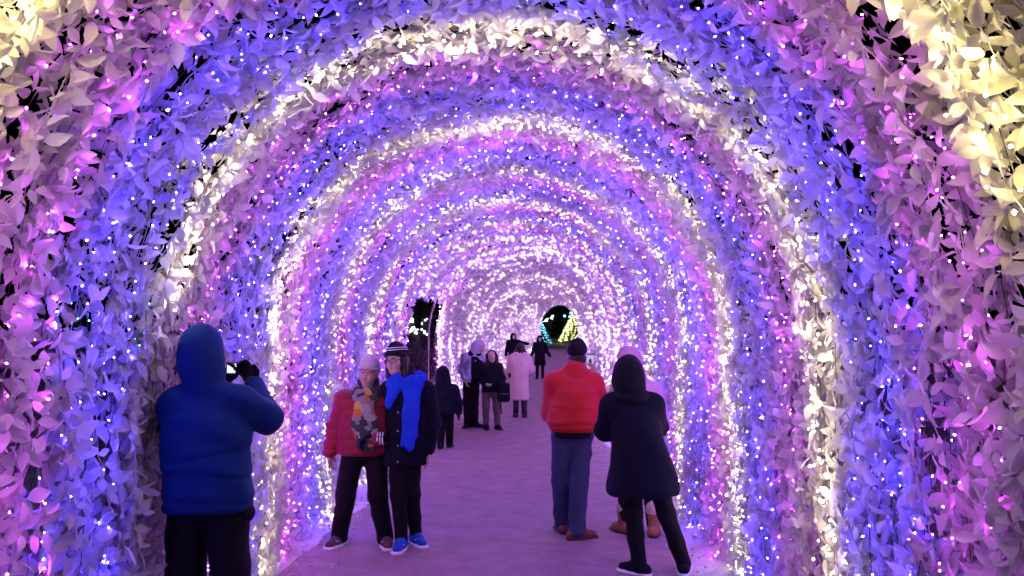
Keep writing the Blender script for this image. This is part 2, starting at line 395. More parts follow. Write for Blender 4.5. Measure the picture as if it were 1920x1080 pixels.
def light_string(kind, y0, phases, step, rad, hi):
    gold = kind == 'white' and y0 < 3                                      # the first ring is golden and hangs only over the top
    wires, bulbs = [], []
    for p in phases:
        y = y0 + p
        if y < Y0 or y > Y1: continue
        s = np.arange(0.03, ARC_L, step); s = np.clip(s + rng.uniform(-.42, .42, len(s)) * step, .02, ARC_L - .02)
        ph = rng.uniform(0, 6.28, 3)
        yy = y + 0.035 * np.sin(s * 2.3 + ph[0]) + 0.02 * np.sin(s * 7 + ph[1]) + rng.normal(0, .012, len(s))
        dep = (.052 if y0 < 5 else (.035 if y0 < 16 else (.02 if kind == 'white' else -.015))) + 0.05 * np.sin(s * 2.1 + ph[2]) + ridge(y)
        keep = ~in_door(s, yy)
        if gold: keep &= np.abs(s - ARC_L / 2) < 2.35
        if keep.sum() < 3: continue
        P, Nn, T = arch(s[keep], yy[keep], dep[keep])
        wires.append(P - Nn * .05)
        b = P + Nn * rng.uniform(.0, .07, len(P))[:, None] + np.array([0, 1.0, 0]) * rng.normal(0, .028, len(P))[:, None]
        b[:, 2] = np.maximum(b[:, 2], gz(b[:, 1]) + .05)
        bulbs.append(b)
    if not bulbs: return
    B = np.concatenate(bulbs)
    B = B[(((B[:, 0] + 1.53) / .40) ** 2 + ((B[:, 1] - 3.95) / .36) ** 2 > 1) | (B[:, 2] > 1.9)]      # none where the photographer stands
    root = obj('light_string', None, loc=(float(xc(y0)), y0, float(gz(y0))), label='string of golden fairy lights over the top of the tunnel mouth' if gold else LABEL[kind], cat='fairy lights', group=None if gold else kind + ' fairy light strings on the tunnel')
    org = np.array([float(xc(y0)), y0, float(gz(y0))])
    V, F = stamp(*((OCT_V, OCT_F) if hi else (TET_V, TET_F)), B - org, rand_rot(len(B)), rad * rng.uniform(.8, 1.2, len(B)))
    obj('bulbs', tri_mesh('bulbs', V, F, LED_GOLD if gold else LED_SETS[0 if y0 < 4.5 else (1 if y0 < 10 else (2 if y0 < 16 else 3))][kind]), root, kind='stuff')
    if y0 < 18:
        V, F = tubes([w - org for w in wires], 0.0017, 3)
        obj('cable', tri_mesh('cable', V, F, m_cable), root)
for y in rings:
    near = y < 6
    if y < 16:
        r = .0037 if near else .0031
        light_string('white', y, (-.08, 0, .08), .115 if y > 5 else .10, r * (1.06 if y > 5 else 1.3), near)
        light_string('pink', y, (.34, .46, .58, .70, .82), .135, r * .86, near)
        light_string('blue', y, (.93, 1.05, 1.17, 1.29, 1.41, 1.53), .135, r * .86, near)
    else:
        st = .17 if y < 30 else .26
        r = .0031 if y < 30 else .0036
        light_string('white', y, (-.04, .04), st * .7, r * 1.1, False)
        light_string('lilac', y, (.45, .75, 1.05, 1.35), st * 1.25, r, False)
# ------------------------------------------------------------------ smooth solid modelling for figures: distance fields meshed with surface nets
def A3(v): return np.asarray(v, float)
def cap(a, b, ra, rb=None, flat=None, k=.03, sub=False):
    """tapered capsule; flat = (axis vector, factor) squeezes it along one axis"""
    a, b = A3(a), A3(b); rb = ra if rb is None else rb; R = max(ra, rb)
    def f(p):
        q = p
        aa, bb = a, b
        if flat is not None:
            ax = A3(flat[0]) / np.linalg.norm(flat[0]); m = (a + b) / 2
            g = 1 / flat[1] - 1
            q = p + ((p - m) @ ax)[..., None] * ax * g
            aa = a + ((a - m) @ ax) * ax * g; bb = b + ((b - m) @ ax) * ax * g
        ba = bb - aa; pa = q - aa
        h = np.clip((pa @ ba) / (ba @ ba + 1e-9), 0, 1)
        d = np.linalg.norm(pa - h[..., None] * ba, axis=-1) - (ra + (rb - ra) * h)
        return d * (flat[1] if flat is not None else 1)
    return dict(f=f, lo=np.minimum(a, b) - R, hi=np.maximum(a, b) + R, k=k, sub=sub)
def ell(c, r, R=None, k=.03, sub=False):
    c, r = A3(c), A3(r); m = r.max()
    def f(p):
        q = p - c
        if R is not None: q = q @ R
        k0 = np.linalg.norm(q / r, axis=-1); k1 = np.linalg.norm(q / (r * r), axis=-1) + 1e-9
        return k0 * (k0 - 1) / k1
    return dict(f=f, lo=c - m, hi=c + m, k=k, sub=sub)
def loft(secs, yaw=0.0, k=.03, edge=.012, sub=False, p=2.3):
    """stack of ovals: (z, cx, cy, rx, ry) from low to high"""
    S = A3(secs); cs, sn = math.cos(yaw), math.sin(yaw)
    def f(P):
        z = P[..., 2]
        cx, cyy, rx, ry = (np.interp(z, S[:, 0], S[:, i]) for i in (1, 2, 3, 4))
        x = P[..., 0] - cx; y = P[..., 1] - cyy
        u = cs * x + sn * y; v = -sn * x + cs * y
        d = ((np.abs(u / rx) ** p + np.abs(v / ry) ** p) ** (1 / p) - 1) * np.minimum(rx, ry)
        e = np.maximum(S[0, 0] - z, z - S[-1, 0])
        return np.minimum(np.maximum(d, e), 0) + np.sqrt(np.maximum(d + edge, 0) ** 2 * 1.0 + np.maximum(e + edge, 0) ** 2) - edge if False else np.where((d > -edge) & (e > -edge), np.hypot(d + edge, e + edge) - edge, np.maximum(d, e))
    m = S[:, 3:5].max() + .01
    lo = np.array([S[:, 1].min() - m, S[:, 2].min() - m, S[0, 0]]); hi = np.array([S[:, 1].max() + m, S[:, 2].max() + m, S[-1, 0]])
    return dict(f=f, lo=lo, hi=hi, k=k, sub=sub)
def below(z, n=(0, 0, 1)):
    """cut away everything beyond the plane n.p < z"""
    n = A3(n)
    return dict(f=lambda p: (p @ n) - z, plane=True)

def fold_noise(seed, amp, fz=26, fx=9, puff=None):
    """cloth folds: ridged waves that run across the figure, broken up so that they come and go"""
    r = np.random.default_rng(seed); ph = r.uniform(0, 6.28, 12)
    def f(p):
        x, y, z = p[..., 0], p[..., 1], p[..., 2]
        w = fz * z + 2.4 * np.sin(fx * x + ph[0] + 3 * z) + 1.8 * np.sin(fx * .9 * y + ph[1]) + ph[2]
        ridge = 1 - np.abs(np.sin(w * .5)) * 1.6
        mask = np.clip(.5 + .75 * np.sin(6 * x + 5 * y + 7 * z + ph[3]) + .35 * np.sin(13 * x - 9 * z + ph[8]), 0, 1)
        w2 = fx * 1.8 * x + 9 * y + 2.2 * np.sin(7 * z + ph[4]) + ph[5]
        d = -amp * (1.25 * ridge * mask + .7 * (1 - 1.5 * np.abs(np.sin(w2 * .5))) * (1 - mask) + .35 * np.sin(fx * 3.1 * x + fz * 1.3 * z + ph[6]) * np.sin(fx * 3 * y + ph[7]))
        if puff: d = d - puff[1] * (np.abs(np.sin(PI * (z + .012 * np.sin(9 * x + ph[9])) / puff[0])) ** .6 - .6)
        return d
    return f

def solid(prims, res, disp=None, cuts=()):
    add = [q for q in prims if 'lo' in q]
    lo = np.min([q['lo'] for q in add if not q['sub']], 0) - 3 * res - .02; hi = np.max([q['hi'] for q in add if not q['sub']], 0) + 3 * res + .02
    n = np.ceil((hi - lo) / res).astype(int) + 1
    G = np.full(n, .25, np.float32)
    ax = [lo[i] + res * np.arange(n[i]) for i in range(3)]
    for q in add:
        pad = q['k'] + 3 * res + (.02 if disp else 0)
        i0 = np.clip(np.floor((q['lo'] - pad - lo) / res).astype(int), 0, n); i1 = np.clip(np.ceil((q['hi'] + pad - lo) / res).astype(int) + 1, 0, n)
        if (i1 <= i0).any(): continue
        P = np.stack(np.meshgrid(ax[0][i0[0]:i1[0]], ax[1][i0[1]:i1[1]], ax[2][i0[2]:i1[2]], indexing='ij'), -1)
        d = q['f'](P); sl = tuple(slice(a, b) for a, b in zip(i0, i1)); g = G[sl]; k = max(q['k'], 1e-4)
        if q['sub']:
            d = -d; h = np.maximum(k - np.abs(g - d), 0) / k; G[sl] = np.maximum(g, d) + h * h * k * .25
        else:
            h = np.maximum(k - np.abs(g - d), 0) / k; G[sl] = np.minimum(g, d) - h * h * k * .25
    if disp or cuts:
        P = np.stack(np.meshgrid(*ax, indexing='ij'), -1)
        if disp:
            near = np.abs(G) < .06
            G[near] += disp(P[near]).astype(np.float32)
        for c in cuts: G = np.maximum(G, c['f'](P)).astype(np.float32)
    G[0], G[-1], G[:, 0], G[:, -1], G[:, :, 0], G[:, :, -1] = (np.maximum(g, .01) for g in (G[0], G[-1], G[:, 0], G[:, -1], G[:, :, 0], G[:, :, -1]))
    ins = G < 0
    cnt = sum(ins[a:n[0] - 1 + a, b:n[1] - 1 + b, c:n[2] - 1 + c].astype(np.int8) for a in (0, 1) for b in (0, 1) for c in (0, 1))
    act = (cnt > 0) & (cnt < 8)
    I = np.argwhere(act); idx = np.full(act.shape, -1, np.int32); idx[act] = np.arange(len(I))
    corner = np.array([(a, b, c) for a in (0, 1) for b in (0, 1) for c in (0, 1)])
    val = np.stack([G[tuple((I + c).T)] for c in corner], 1)
    acc = np.zeros((len(I), 3)); num = np.zeros(len(I))
    for a in range(8):
        for b in range(a + 1, 8):
            if np.abs(corner[a] - corner[b]).sum() != 1: continue
            va, vb = val[:, a], val[:, b]; m = (va < 0) != (vb < 0)
            t = np.where(m, va / np.where(m, va - vb, 1), 0)
            acc += m[:, None] * (corner[a] + t[:, None] * (corner[b] - corner[a])); num += m
    V = lo + res * (I + acc / num[:, None])
    F = []
    for axis in range(3):
        s0 = [slice(1, -1)] * 3; s1 = [slice(1, -1)] * 3
        s0[axis] = slice(0, n[axis] - 1); s1[axis] = slice(1, n[axis])
        a, b = ins[tuple(s0)], ins[tuple(s1)]
        for want, flip in ((a & ~b, False), (~a & b, True)):
            E = np.argwhere(want)
            if not len(E): continue
            off = np.ones(3, int); off[axis] = 0; E = E + off
            u, v = [(1, 2), (2, 0), (0, 1)][axis]
            du = np.zeros(3, int); du[u] = 1; dv = np.zeros(3, int); dv[v] = 1
            q = np.stack([idx[tuple((E - du - dv).T)], idx[tuple((E - dv).T)], idx[tuple(E.T)], idx[tuple((E - du).T)]], 1)
            F.append(q[:, ::-1] if flip else q)
    F = np.concatenate(F); F = F[(F >= 0).all(1)]
    return V, F

def part(name, prims, res, mat, parent, disp=None, cuts=(), **kw):
    V, F = solid(prims, res, disp, cuts)
    return obj(name, tri_mesh(name, V, F, mat, True), parent, **kw)
# ------------------------------------------------------------------ figures
def frame(fwd, up=(0, 0, 1)):
    f = unit(A3(fwd)); r = unit(np.cross(f, A3(up))); u = np.cross(r, f)
    return np.stack([r, f, u], 1)               # columns: right, forward, up (of the figure)

def skeleton(H, f=1, **over):
    """joints of a standing figure of height H; l/r are the -x / +x side; f = +1 faces +y, -1 faces -y"""
    j = dict(H=H, f=f, head=(0, .02 * f, H - .115), fd=(0, f, 0), hup=(0, 0, 1), nk=(0, 0, .85 * H),
             sl=(-.112 * H, 0, .81 * H), sr=(.112 * H, 0, .81 * H), el=(-.15 * H, .0, .625 * H), er=(.15 * H, .0, .625 * H),
             wl=(-.155 * H, .05 * f, .475 * H), wr=(.155 * H, .05 * f, .475 * H), hl=(0, .1 * f, -1), hr=(0, .1 * f, -1),
             pl=(-.052 * H, 0, .52 * H), pr=(.052 * H, 0, .52 * H), kl=(-.06 * H, .02 * f, .285 * H), kr=(.06 * H, .02 * f, .285 * H),
             al=(-.065 * H, 0, .048 * H), ar=(.065 * H, 0, .048 * H), tl=(-.15, f, 0), tr=(.15, f, 0), curl=.55)
    j.update(over)
    return {k: (A3(v) if isinstance(v, tuple) else v) for k, v in j.items()}

def hand_prims(w, d, side, nrm=None, curl=.55, s=1.0, fat=0.0, spread=.10):
    """palm, four unequal bent fingers and a thumb off the side of the palm; side=+1 puts the thumb to the +b side"""
    d = unit(A3(d)); nrm = A3((1.0, 0, 0)) if nrm is None else A3(nrm)
    nrm = unit(nrm - d * (nrm @ d)); b = np.cross(nrm, d) * side
    w = A3(w); P = [cap(w, w + d * .085 * s, .030 * s + fat, .034 * s + fat, flat=(nrm, .55), k=.012)]
    for i, (o, L) in enumerate(((.030, .066), (.010, .075), (-.011, .070), (-.030, .054))):
        base = w + d * .088 * s + b * o * s
        q = base; ang = 0; r = .0088 * s + fat * .7
        for seg in range(3):
            ang += curl * (.55 if seg == 0 else .9)
            dd = unit(d * math.cos(ang) + nrm * math.sin(ang) + b * o * spread * 20 * .1)
            e = q + dd * L * s * (.45, .32, .26)[seg]
            P.append(cap(q, e, r, r * .9, k=.006)); q = e; r *= .9
    t0 = w + d * .025 * s + b * .028 * s; t1 = t0 + (d * .55 + b * .6 + nrm * .35) * .042 * s; t2 = t1 + (d * .85 + b * .1 + nrm * .5) * .034 * s
    P += [cap(t0, t1, .012 * s + fat, .0105 * s + fat * .8, k=.012), cap(t1, t2, .0105 * s + fat * .8, .0088 * s + fat * .7, k=.006)]
    return P

def head_prims(j, s):
    R = frame(j['fd'], j['hup']); c = j['head']
    g = lambda x, y, z: c + R @ (A3((x, y, z)) * s)
    P = [ell(g(0, -.01, .035), A3((.075, .093, .080)) * s, R), ell(g(0, .02, -.03), A3((.060, .070, .085)) * s, R),
         ell(g(0, .052, -.085), A3((.032, .030, .024)) * s, R, k=.025), cap(g(-.03, .076, .030), g(.03, .076, .030), .012 * s, k=.02),
         ell(g(-.036, .058, -.022), A3((.028, .03, .03)) * s, R, k=.02), ell(g(.036, .058, -.022), A3((.028, .03, .03)) * s, R, k=.02),
         ell(g(-.030, .100, .012), A3((.017, .014, .012)) * s, R, k=.012, sub=True), ell(g(.030, .100, .012), A3((.017, .014, .012)) * s, R, k=.012, sub=True),
         cap(g(0, .084, .016), g(0, .107, -.022), .0075 * s, .0125 * s, k=.010), cap(g(-.010, .095, -.026), g(.010, .095, -.026), .009 * s, k=.008),
         cap(g(-.018, .083, -.050), g(.018, .083, -.050), .0085 * s, k=.008), cap(g(-.016, .080, -.061), g(.016, .080, -.061), .0085 * s, k=.008),
         ell(g(-.077, -.006, .0), A3((.010, .020, .030)) * s, R, k=.01), ell(g(.077, -.006, .0), A3((.010, .020, .030)) * s, R, k=.01),
         cap(g(0, -.02, -.06), j['nk'] - A3((0, 0, .02)), .050 * s, .058, k=.03)]
    return P, g, R

def body(j, root, mat, res=.008, hands='lr', s=1.0, hn=None, gloves=''):
    """one continuous figure from head to feet"""
    hn = hn or {}
    P, g, R = head_prims(j, s)
    mid = (j['pl'] + j['pr']) / 2; ms = (j['sl'] + j['sr']) / 2; H = j['H']
    P += [cap(j['nk'] - A3((0, 0, .02)), mid + (ms - mid) * .55, .06, .09, flat=((0, 1, 0), .8), k=.05), cap(mid + (ms - mid) * .55, mid, .09, .075, flat=((0, 1, 0), .8), k=.03),
          cap(j['sl'], j['sr'], .050, k=.05)]
    for a in 'lr':
        P += [cap(j['s' + a], j['e' + a], .046, .036, k=.03), cap(j['e' + a], j['w' + a], .036, .024, k=.02),
              cap(j['p' + a], j['k' + a], .062, .046, k=.02), cap(j['k' + a], j['a' + a], .046, .034, k=.02),
              cap(j['a' + a], j['a' + a] + unit(j['t' + a]) * .12 - A3((0, 0, j['a' + a][2] * .5)), .034, .024, k=.02)]
        if a in hands:
            P += hand_prims(j['w' + a] + unit(j['h' + a]) * .015, j['h' + a], 1 if a == 'l' else -1, hn.get(a), j['curl'], s * .98)
    V, F = solid(P, res)
    b = obj('body', tri_mesh('body', V, F, mat, True), root)
    return g, R

def face(j, root, g, R, s=1.0, brow=None, glasses=False, res=.003):
    for sx in (-1, 1):
        e = part('eye', [ell(g(sx * .030, .0885, .012), A3((.0125, .007, .0062)) * s, R, k=.001)], res, M['eye_white'], root)
        part('iris', [ell(g(sx * .030 , .0945, .012), A3((.0052, .003, .0052)) * s, R, k=.001)], res * .7, M['dark_eye'], e)
        if brow: part('eyebrow', [cap(g(sx * .016, .093, .031), g(sx * .044, .080, .032), .0042 * s, .003 * s, k=.001)], res, brow, root)
    part('lips', [cap(g(-.020, .086, -.053), g(0, .0925, -.0555), .0045 * s, .006 * s, k=.004), cap(g(.020, .086, -.053), g(0, .0925, -.0555), .0045 * s, .006 * s, k=.004)], res, M['lips'], root)
    if glasses:
        o = 0
        paths = []
        for sx in (-1, 1):
            t = np.linspace(0, 2 * PI, 21)
            paths.append(np.array([g(sx * .034 + .025 * math.cos(a), .108 - .010 * abs(math.cos(a)) * (sx * math.cos(a) > 0), .010 + .018 * math.sin(a)) for a in t]))
            paths.append(np.array([g(sx * .059, .100, .014), g(sx * .076, .05, .016), g(sx * .080, -.01, .012)]))
        paths.append(np.array([g(-.010, .109, .014), g(0, .112, .017), g(.010, .109, .014)]))
        V, F = tubes(paths, .0022, 5)
        obj('glasses', tri_mesh('glasses', V, F, M['black'], True), root)

def torso_secs(j, spec):
    """spec: (z, rx, ry) rows -> loft rows centred on the spine"""
    mid = (j['pl'] + j['pr']) / 2; top = j['nk']; bot = mid * [1, 1, 0]
    rows = []
    for z, rx, ry in spec:
        t = (z - mid[2]) / (top[2] - mid[2]); c = mid + (top - mid) * max(t, 0) if t > 0 else mid
        rows.append((z, c[0], c[1], rx, ry))
    return rows

def coat(name, j, root, mat, spec, ar=(.085, .07, .05), res=.012, disp=None, yaw=0.0, collar=.085, sh=.085, cuff=1.0, extra=(), cuts=(), neckdrop=0.0):
    P = [loft(torso_secs(j, spec), yaw, k=.05)]
    P += [cap(j['sl'], j['sr'], sh, flat=((0, 0, 1), .95), k=.06), cap(j['nk'], (j['nk'] + j['sl']) / 2, collar * .9, sh * .9, k=.05), cap(j['nk'], (j['nk'] + j['sr']) / 2, collar * .9, sh * .9, k=.05),
          cap(j['nk'] - A3((0, 0, .03)), j['nk'] + A3((0, 0, .03 - neckdrop)), collar, collar * .92, k=.04)]
    for a in 'lr':
        e2 = j['e' + a] + (j['w' + a] - j['e' + a]) * cuff
        P += [cap(j['s' + a], j['e' + a], ar[0], ar[1], k=.045), cap(j['e' + a], e2, ar[1], ar[2], k=.03)]
    P += list(extra)
    return part(name, P, res, mat, root, disp, cuts)

def trousers(j, root, mat, rh=.10, rk=.078, ra=.062, res=.012, disp=None, waist=None, hem=.0, name='trousers', depth=.85):
    mid = (j['pl'] + j['pr']) / 2
    P = [cap(j['pl'] + A3((0, 0, .06)), j['pr'] + A3((0, 0, .06)), rh * 1.02, k=.05), cap(mid + A3((0, 0, .02)), mid + A3((0, 0, .12)), rh * 1.25, rh * 1.25, flat=((0, 1, 0), depth), k=.05)]
    for a in 'lr':
        an = j['a' + a] + (j['k' + a] - j['a' + a]) * hem
        P += [cap(j['p' + a], j['k' + a], rh, rk, k=.03), cap(j['k' + a], an, rk, ra, k=.03)]
    return part(name, P, res, mat, root, disp)

def shoes(j, root, mat, sole, L=.27, w=.046, res=.008, boot=0.0, bmat=None, rb=.062, trim=None, tick=False):
    for a in 'lr':
        an = j['a' + a]; t = unit(j['t' + a] * [1, 1, 0]); z0 = an[2] - .048 * j['H']
        hl = A3((an[0], an[1], z0)) - t * .055; toe = hl + t * (L - w * 1.4)
        up = A3((0, 0, 1))
        P = [cap(hl + up * .045, hl + t * L * .42 + up * .048, w * .92, w * .98, k=.03), cap(hl + t * L * .42 + up * .045, toe + up * .032, w * 1.0, w * .82, k=.03),
             cap(hl + t * .05 + up * .05, an + up * (.03 + boot), w * 1.0, (rb if boot else w * 1.02), k=.03)]
        sh = part('boot' if boot else 'shoe', P, res, mat, root, cuts=[dict(f=lambda p, z=z0: (z + .012) - p[..., 2])])
        P = [cap(hl + up * .012, toe + up * .012, w * 1.0, w * .92, flat=((0, 0, 1), .42), k=.01), cap(hl + t * L * .42 + up * .012, toe + up * .012, w * 1.1, w * .95, flat=((0, 0, 1), .42), k=.02)]
        part('sole', P, res * .8, sole, sh, cuts=[dict(f=lambda p, z=z0: z + .001 - p[..., 2])])
        if trim: part('cuff', [cap(an + up * (.03 + boot), an + up * (.055 + boot), rb * 1.06, k=.02)], res, trim, sh)
        if tick:
            nrm = np.cross(t, up)
            for sg in (-1, 1):
                q = hl + t * .07 + up * .05 + nrm * sg * w * 1.0
                V, F = tubes([np.array([q + up * .022 + t * -.02, q - up * .012 + t * .02, q + up * .004 + t * .07, q + up * .022 + t * .10 - nrm * sg * .004])], np.array([.003, .009, .006, .002]), 6)
                obj('side_stripe', tri_mesh('side_stripe', V, F, M['white'], True), sh)

def beanie(j, root, mat, s=1.0, up=.018, back=.0, brim=.022, res=.008, disp=None, name='knit_hat', fat=.012, cuffmat=None):
    R = frame(j['fd'], j['hup']); c = j['head']
    g = lambda x, y, z: c + R @ (A3((x, y, z)) * s)
    pl = g(0, .06, brim + .012); n = R @ unit(A3((0, -.28, 1.0)))
    P = [ell(g(0, -.008, .040 + up * .5), A3((.075 + fat, .095 + fat, .082 + fat + up * .5)) * s, R)]
    h = part(name, P, res, mat, root, disp, cuts=[dict(f=lambda p: (pl @ n) - p @ n)])
    if cuffmat:
        q = pl + n * .012; P = [ell(g(0, -.008, .040), A3((.081 + fat, .101 + fat, .088 + fat)) * s, R)]
        part('cuff', P, res, cuffmat, h, disp, cuts=[dict(f=lambda p: (pl @ n) - .006 - p @ n), dict(f=lambda p: p @ n - (pl @ n) - .045 * s)])
    return h

def hood(j, root, mat, s=1.0, fat=.035, res=.01, disp=None, opening=True, name='hood', back=.02, peak=.0, drop=.12, trim=None):
    R = frame(j['fd'], j['hup']); c = j['head']
    g = lambda x, y, z: c + R @ (A3((x, y, z)) * s)
    P = [ell(g(0, -.015 - back, .030 + peak), A3((.078 + fat, .098 + fat + back * .5, .090 + fat + peak)) * s, R, k=.05), ell(g(0, -.02 - back * .5, -.05), A3((.078 + fat, .088 + fat, .085 + fat * .6)) * s, R, k=.06),
         cap(g(0, -.03, -.06), j['nk'] + A3((0, 0, .015)), (.075 + fat) * s, (.08 + fat) * s, k=.05)]
    if opening: P += [ell(g(0, .125, -.005), A3((.066, .10, .098)) * s, R, k=.02, sub=True)]
    h = part(name, P, res, mat, root, disp)
    if trim is not None:
        t = np.linspace(0, 2 * PI, 25)[:-1]; rr = np.random.default_rng(5)
        Q = [ell(g(.074 * math.sin(a), .072 + .0 * math.cos(a), .002 + .104 * math.cos(a)), A3((.026, .024, .026)) * s * rr.uniform(.85, 1.25), k=.012) for a in t]
        part('fur_trim', Q, res * .8, trim, h, fold_noise(9, .004, 160, 140))
    return h

def person(label, loc, y_ground=None):
    return obj('person', None, loc=loc, label=label, cat='person')
# ------------------------------------------------------------------ clothes and skin
def plaid_mat(name):
    m, n, l = new_mat(name); b = n['Principled BSDF']
    tc = n.new('ShaderNodeTexCoord'); mp = n.new('ShaderNodeMapping'); mp.inputs['Scale'].default_value = (14, 14, 17)
    mp.inputs['Rotation'].default_value = (0, .25, 0)
    v = n.new('ShaderNodeTexVoronoi'); v.distance = 'CHEBYCHEV'; v.inputs['Randomness'].default_value = .75; v.inputs['Scale'].default_value = 1.0
    l.new(tc.outputs['Object'], mp.inputs[0]); l.new(mp.outputs[0], v.inputs['Vector'])
    sp = n.new('ShaderNodeSeparateColor'); l.new(v.outputs['Color'], sp.inputs[0])
    cr = n.new('ShaderNodeValToRGB'); cr.color_ramp.interpolation = 'CONSTANT'
    cols = [(0, (.02, .02, .025)), (.22, (.16, .15, .17)), (.42, (.35, .12, .02)), (.55, (.03, .03, .035)), (.72, (.4, .28, .05)), (.80, (.22, .21, .22)), (.93, (.25, .03, .03))]
    e = cr.color_ramp.elements
    e[0].position, e[0].color = 0, (*cols[0][1], 1); e[1].position, e[1].color = cols[1][0], (*cols[1][1], 1)
    for p, c in cols[2:]:
        q = e.new(p); q.color = (*c, 1)
    l.new(sp.outputs[0], cr.inputs[0]); l.new(cr.outputs[0], b.inputs['Base Color']); b.inputs['Roughness'].default_value = .9
    return m
def skin_mat(name, col):
    m = plain(name, col, .5, var=.12, scale=18); b = m.node_tree.nodes['Principled BSDF']
    b.inputs['Subsurface Weight'].default_value = .12; b.inputs['Subsurface Radius'].default_value = (.01, .004, .003); b.inputs['Subsurface Scale'].default_value = .6
    return m
M = dict(
    skin=skin_mat('skin_light', (.52, .33, .25)), skin_tan=skin_mat('skin_tan', (.40, .24, .17)),
    eye_white=plain('eye_white', (.7, .68, .66), .25), dark_eye=plain('dark_iris', (.03, .018, .012), .2), lips=plain('lip', (.38, .12, .11), .45),
    black=fabric('black_cloth', (.005, .005, .008), spec=.15), white=plain('white_rubber', (.72, .72, .72), .6), white_knit=fabric('white_knit', (.52, .45, .48), .95, bump=.6, bscale=130),
    blue_shell=fabric('royal_blue_shell', (.002, .026, .115), .7, var=.15, spec=.12), black_trouser=fabric('black_trouser', (.005, .004, .006), spec=.15),
    burgundy=fabric('burgundy_down', (.17, .006, .014), .5, var=.15), plaid=plaid_mat('plaid_wool'), brown_suede=fabric('brown_suede', (.09, .06, .055), .9),
    navy=fabric('navy_coat', (.0035, .004, .012), .85, spec=.15), scarf_blue=fabric('cobalt_wool', (.006, .045, .55), .9, bump=.5, bscale=110), shoe_blue=fabric('blue_mesh', (.012, .08, .45), .7),
    navy_knit=fabric('navy_knit', (.006, .006, .016), .95, bump=.7, bscale=120), silver=plain('silver_shell', (.30, .32, .38), .28, .35, var=.25, scale=9),
    grey_hood=fabric('pale_grey_fleece', (.50, .50, .55), .8), olive=fabric('olive_twill', (.10, .085, .075), .85), hair=fabric('dark_hair', (.012, .009, .008), .5, bump=.5, bscale=90),
    fur=fabric('pale_fur', (.75, .60, .48), .95, sheen=.3, bump=1.0, bscale=60), red_shell=fabric('red_shell', (.50, .013, .014), .55, var=.12), jeans=fabric('blue_denim', (.035, .05, .12), .9, var=.35),
    red_leather=plain('oxblood_leather', (.16, .025, .02), .5), rubber=plain('dark_rubber', (.02, .02, .02), .7), pink_knit=fabric('dusty_pink_knit', (.52, .34, .38), .95, bump=.6, bscale=120),
    pale_pink=fabric('pale_pink_down', (.6, .42, .43), .6), tan_suede=fabric('tan_suede', (.30, .15, .075), .95), cream=fabric('cream_fleece', (.6, .52, .42), 1.0, bump=1, bscale=70),
    collar_blue=fabric('blue_fleece', (.03, .09, .45), .9), dark_fur=fabric('dark_fur', (.02, .016, .016), 1.0, bump=1.0, bscale=50), green=fabric('moss_wool', (.05, .07, .04), .95),
    device=plain('black_device', (.015, .015, .017), .3))

def creased(f, rows):
    """adds long creases: (height, slope, depth)"""
    def g(p):
        d = f(p)
        for i, (z, sl, dp) in enumerate(rows):
            q = p[..., 2] - z - sl * .3 * p[..., 0] - .012 * np.sin(11 * p[..., 0] + i)
            d = d + dp * np.exp(-(q / .012) ** 2) - .7 * dp * np.exp(-((q - .035) / .025) ** 2)
        return d
    return g

# ---- the photographer in the blue hooded jacket
p = person('person in royal blue hooded jacket photographing with a small camera, partly behind leaves', (-1.55, 4.0, 0))
j = skeleton(1.79, 1, head=(-.045, .03, 1.67), fd=(.22, 1, -.02), nk=(-.03, 0, 1.50), sl=(-.175, .0, 1.415), sr=(.150, .02, 1.43),
             el=(-.27, .20, 1.27), wl=(-.10, .385, 1.49), er=(.262, .12, 1.335), wr=(.115, .32, 1.50), hl=(.62, .12, .72), hr=(-.52, .20, .80),
             pl=(-.098, 0, .90), pr=(.098, 0, .90), kl=(-.115, .02, .50), kr=(.125, -.01, .50), al=(-.12, 0, .086), ar=(.135, 0, .086), curl=.95)
body(j, p, M['skin'], .009, hands='')
coat('jacket', j, p, M['blue_shell'], [(.895, .216, .16), (.93, .222, .165), (1.05, .218, .165), (1.2, .222, .16), (1.36, .212, .145), (1.44, .155, .10)], (.084, .072, .052), .010,
     creased(fold_noise(3, .0065, 26, 6), [(1.165, .35, .004), (1.075, -.35, .006), (.945, .0, .006)]), sh=.080, collar=.085)
hood(j, p, M['blue_shell'], .96, .027, .009, fold_noise(5, .003, 24, 10), back=.02, peak=.012)
trousers(j, p, M['black_trouser'], .106, .098, .085, .012, fold_noise(6, .005, 22, 9))
part('pocket_flap', [ell((.205, .0, .872), (.032, .06, .045), k=.02)], .01, M['black_trouser'], p)
shoes(j, p, M['black'], M['rubber'], .29)
for a, sd in (('l', 1), ('r', -1)):
    part('glove', hand_prims(j['w' + a], j['h' + a], sd, (-.1, -1, .2) if a == 'r' else (.1, -1, .2), .75, 1.05, .0035) + [cap(j['w' + a] - unit(j['h' + a]) * .045, j['w' + a], .040, .033, k=.02)], .006, M['black'], p)
cam_o = obj('compact_camera', None, loc=(-1.555, 4.385, 1.588), label='small black camera with a lit screen held up by the person in blue', cat='camera')
def rbox(c, h, r, k=.001):
    c, h = A3(c), A3(h)
    def f(q):
        d = np.abs(q - c) - (h - r)
        return np.linalg.norm(np.maximum(d, 0), axis=-1) + np.minimum(d.max(-1), 0) - r
    return dict(f=f, lo=c - h, hi=c + h, k=k, sub=False)
part('camera_body', [rbox((0, 0, 0), (.056, .014, .034), .006)], .003, M['device'], cam_o)
part('lens', [cap((.0, .014, 0), (.0, .04, 0), .022, k=.002)], .004, M['device'], cam_o)
m_scr = led('screen_glow', (.55, .68, 1.0), 1.6)
part('screen', [rbox((-.004, -.0135, 0), (.046, .0025, .027), .001)], .0025, m_scr, cam_o)

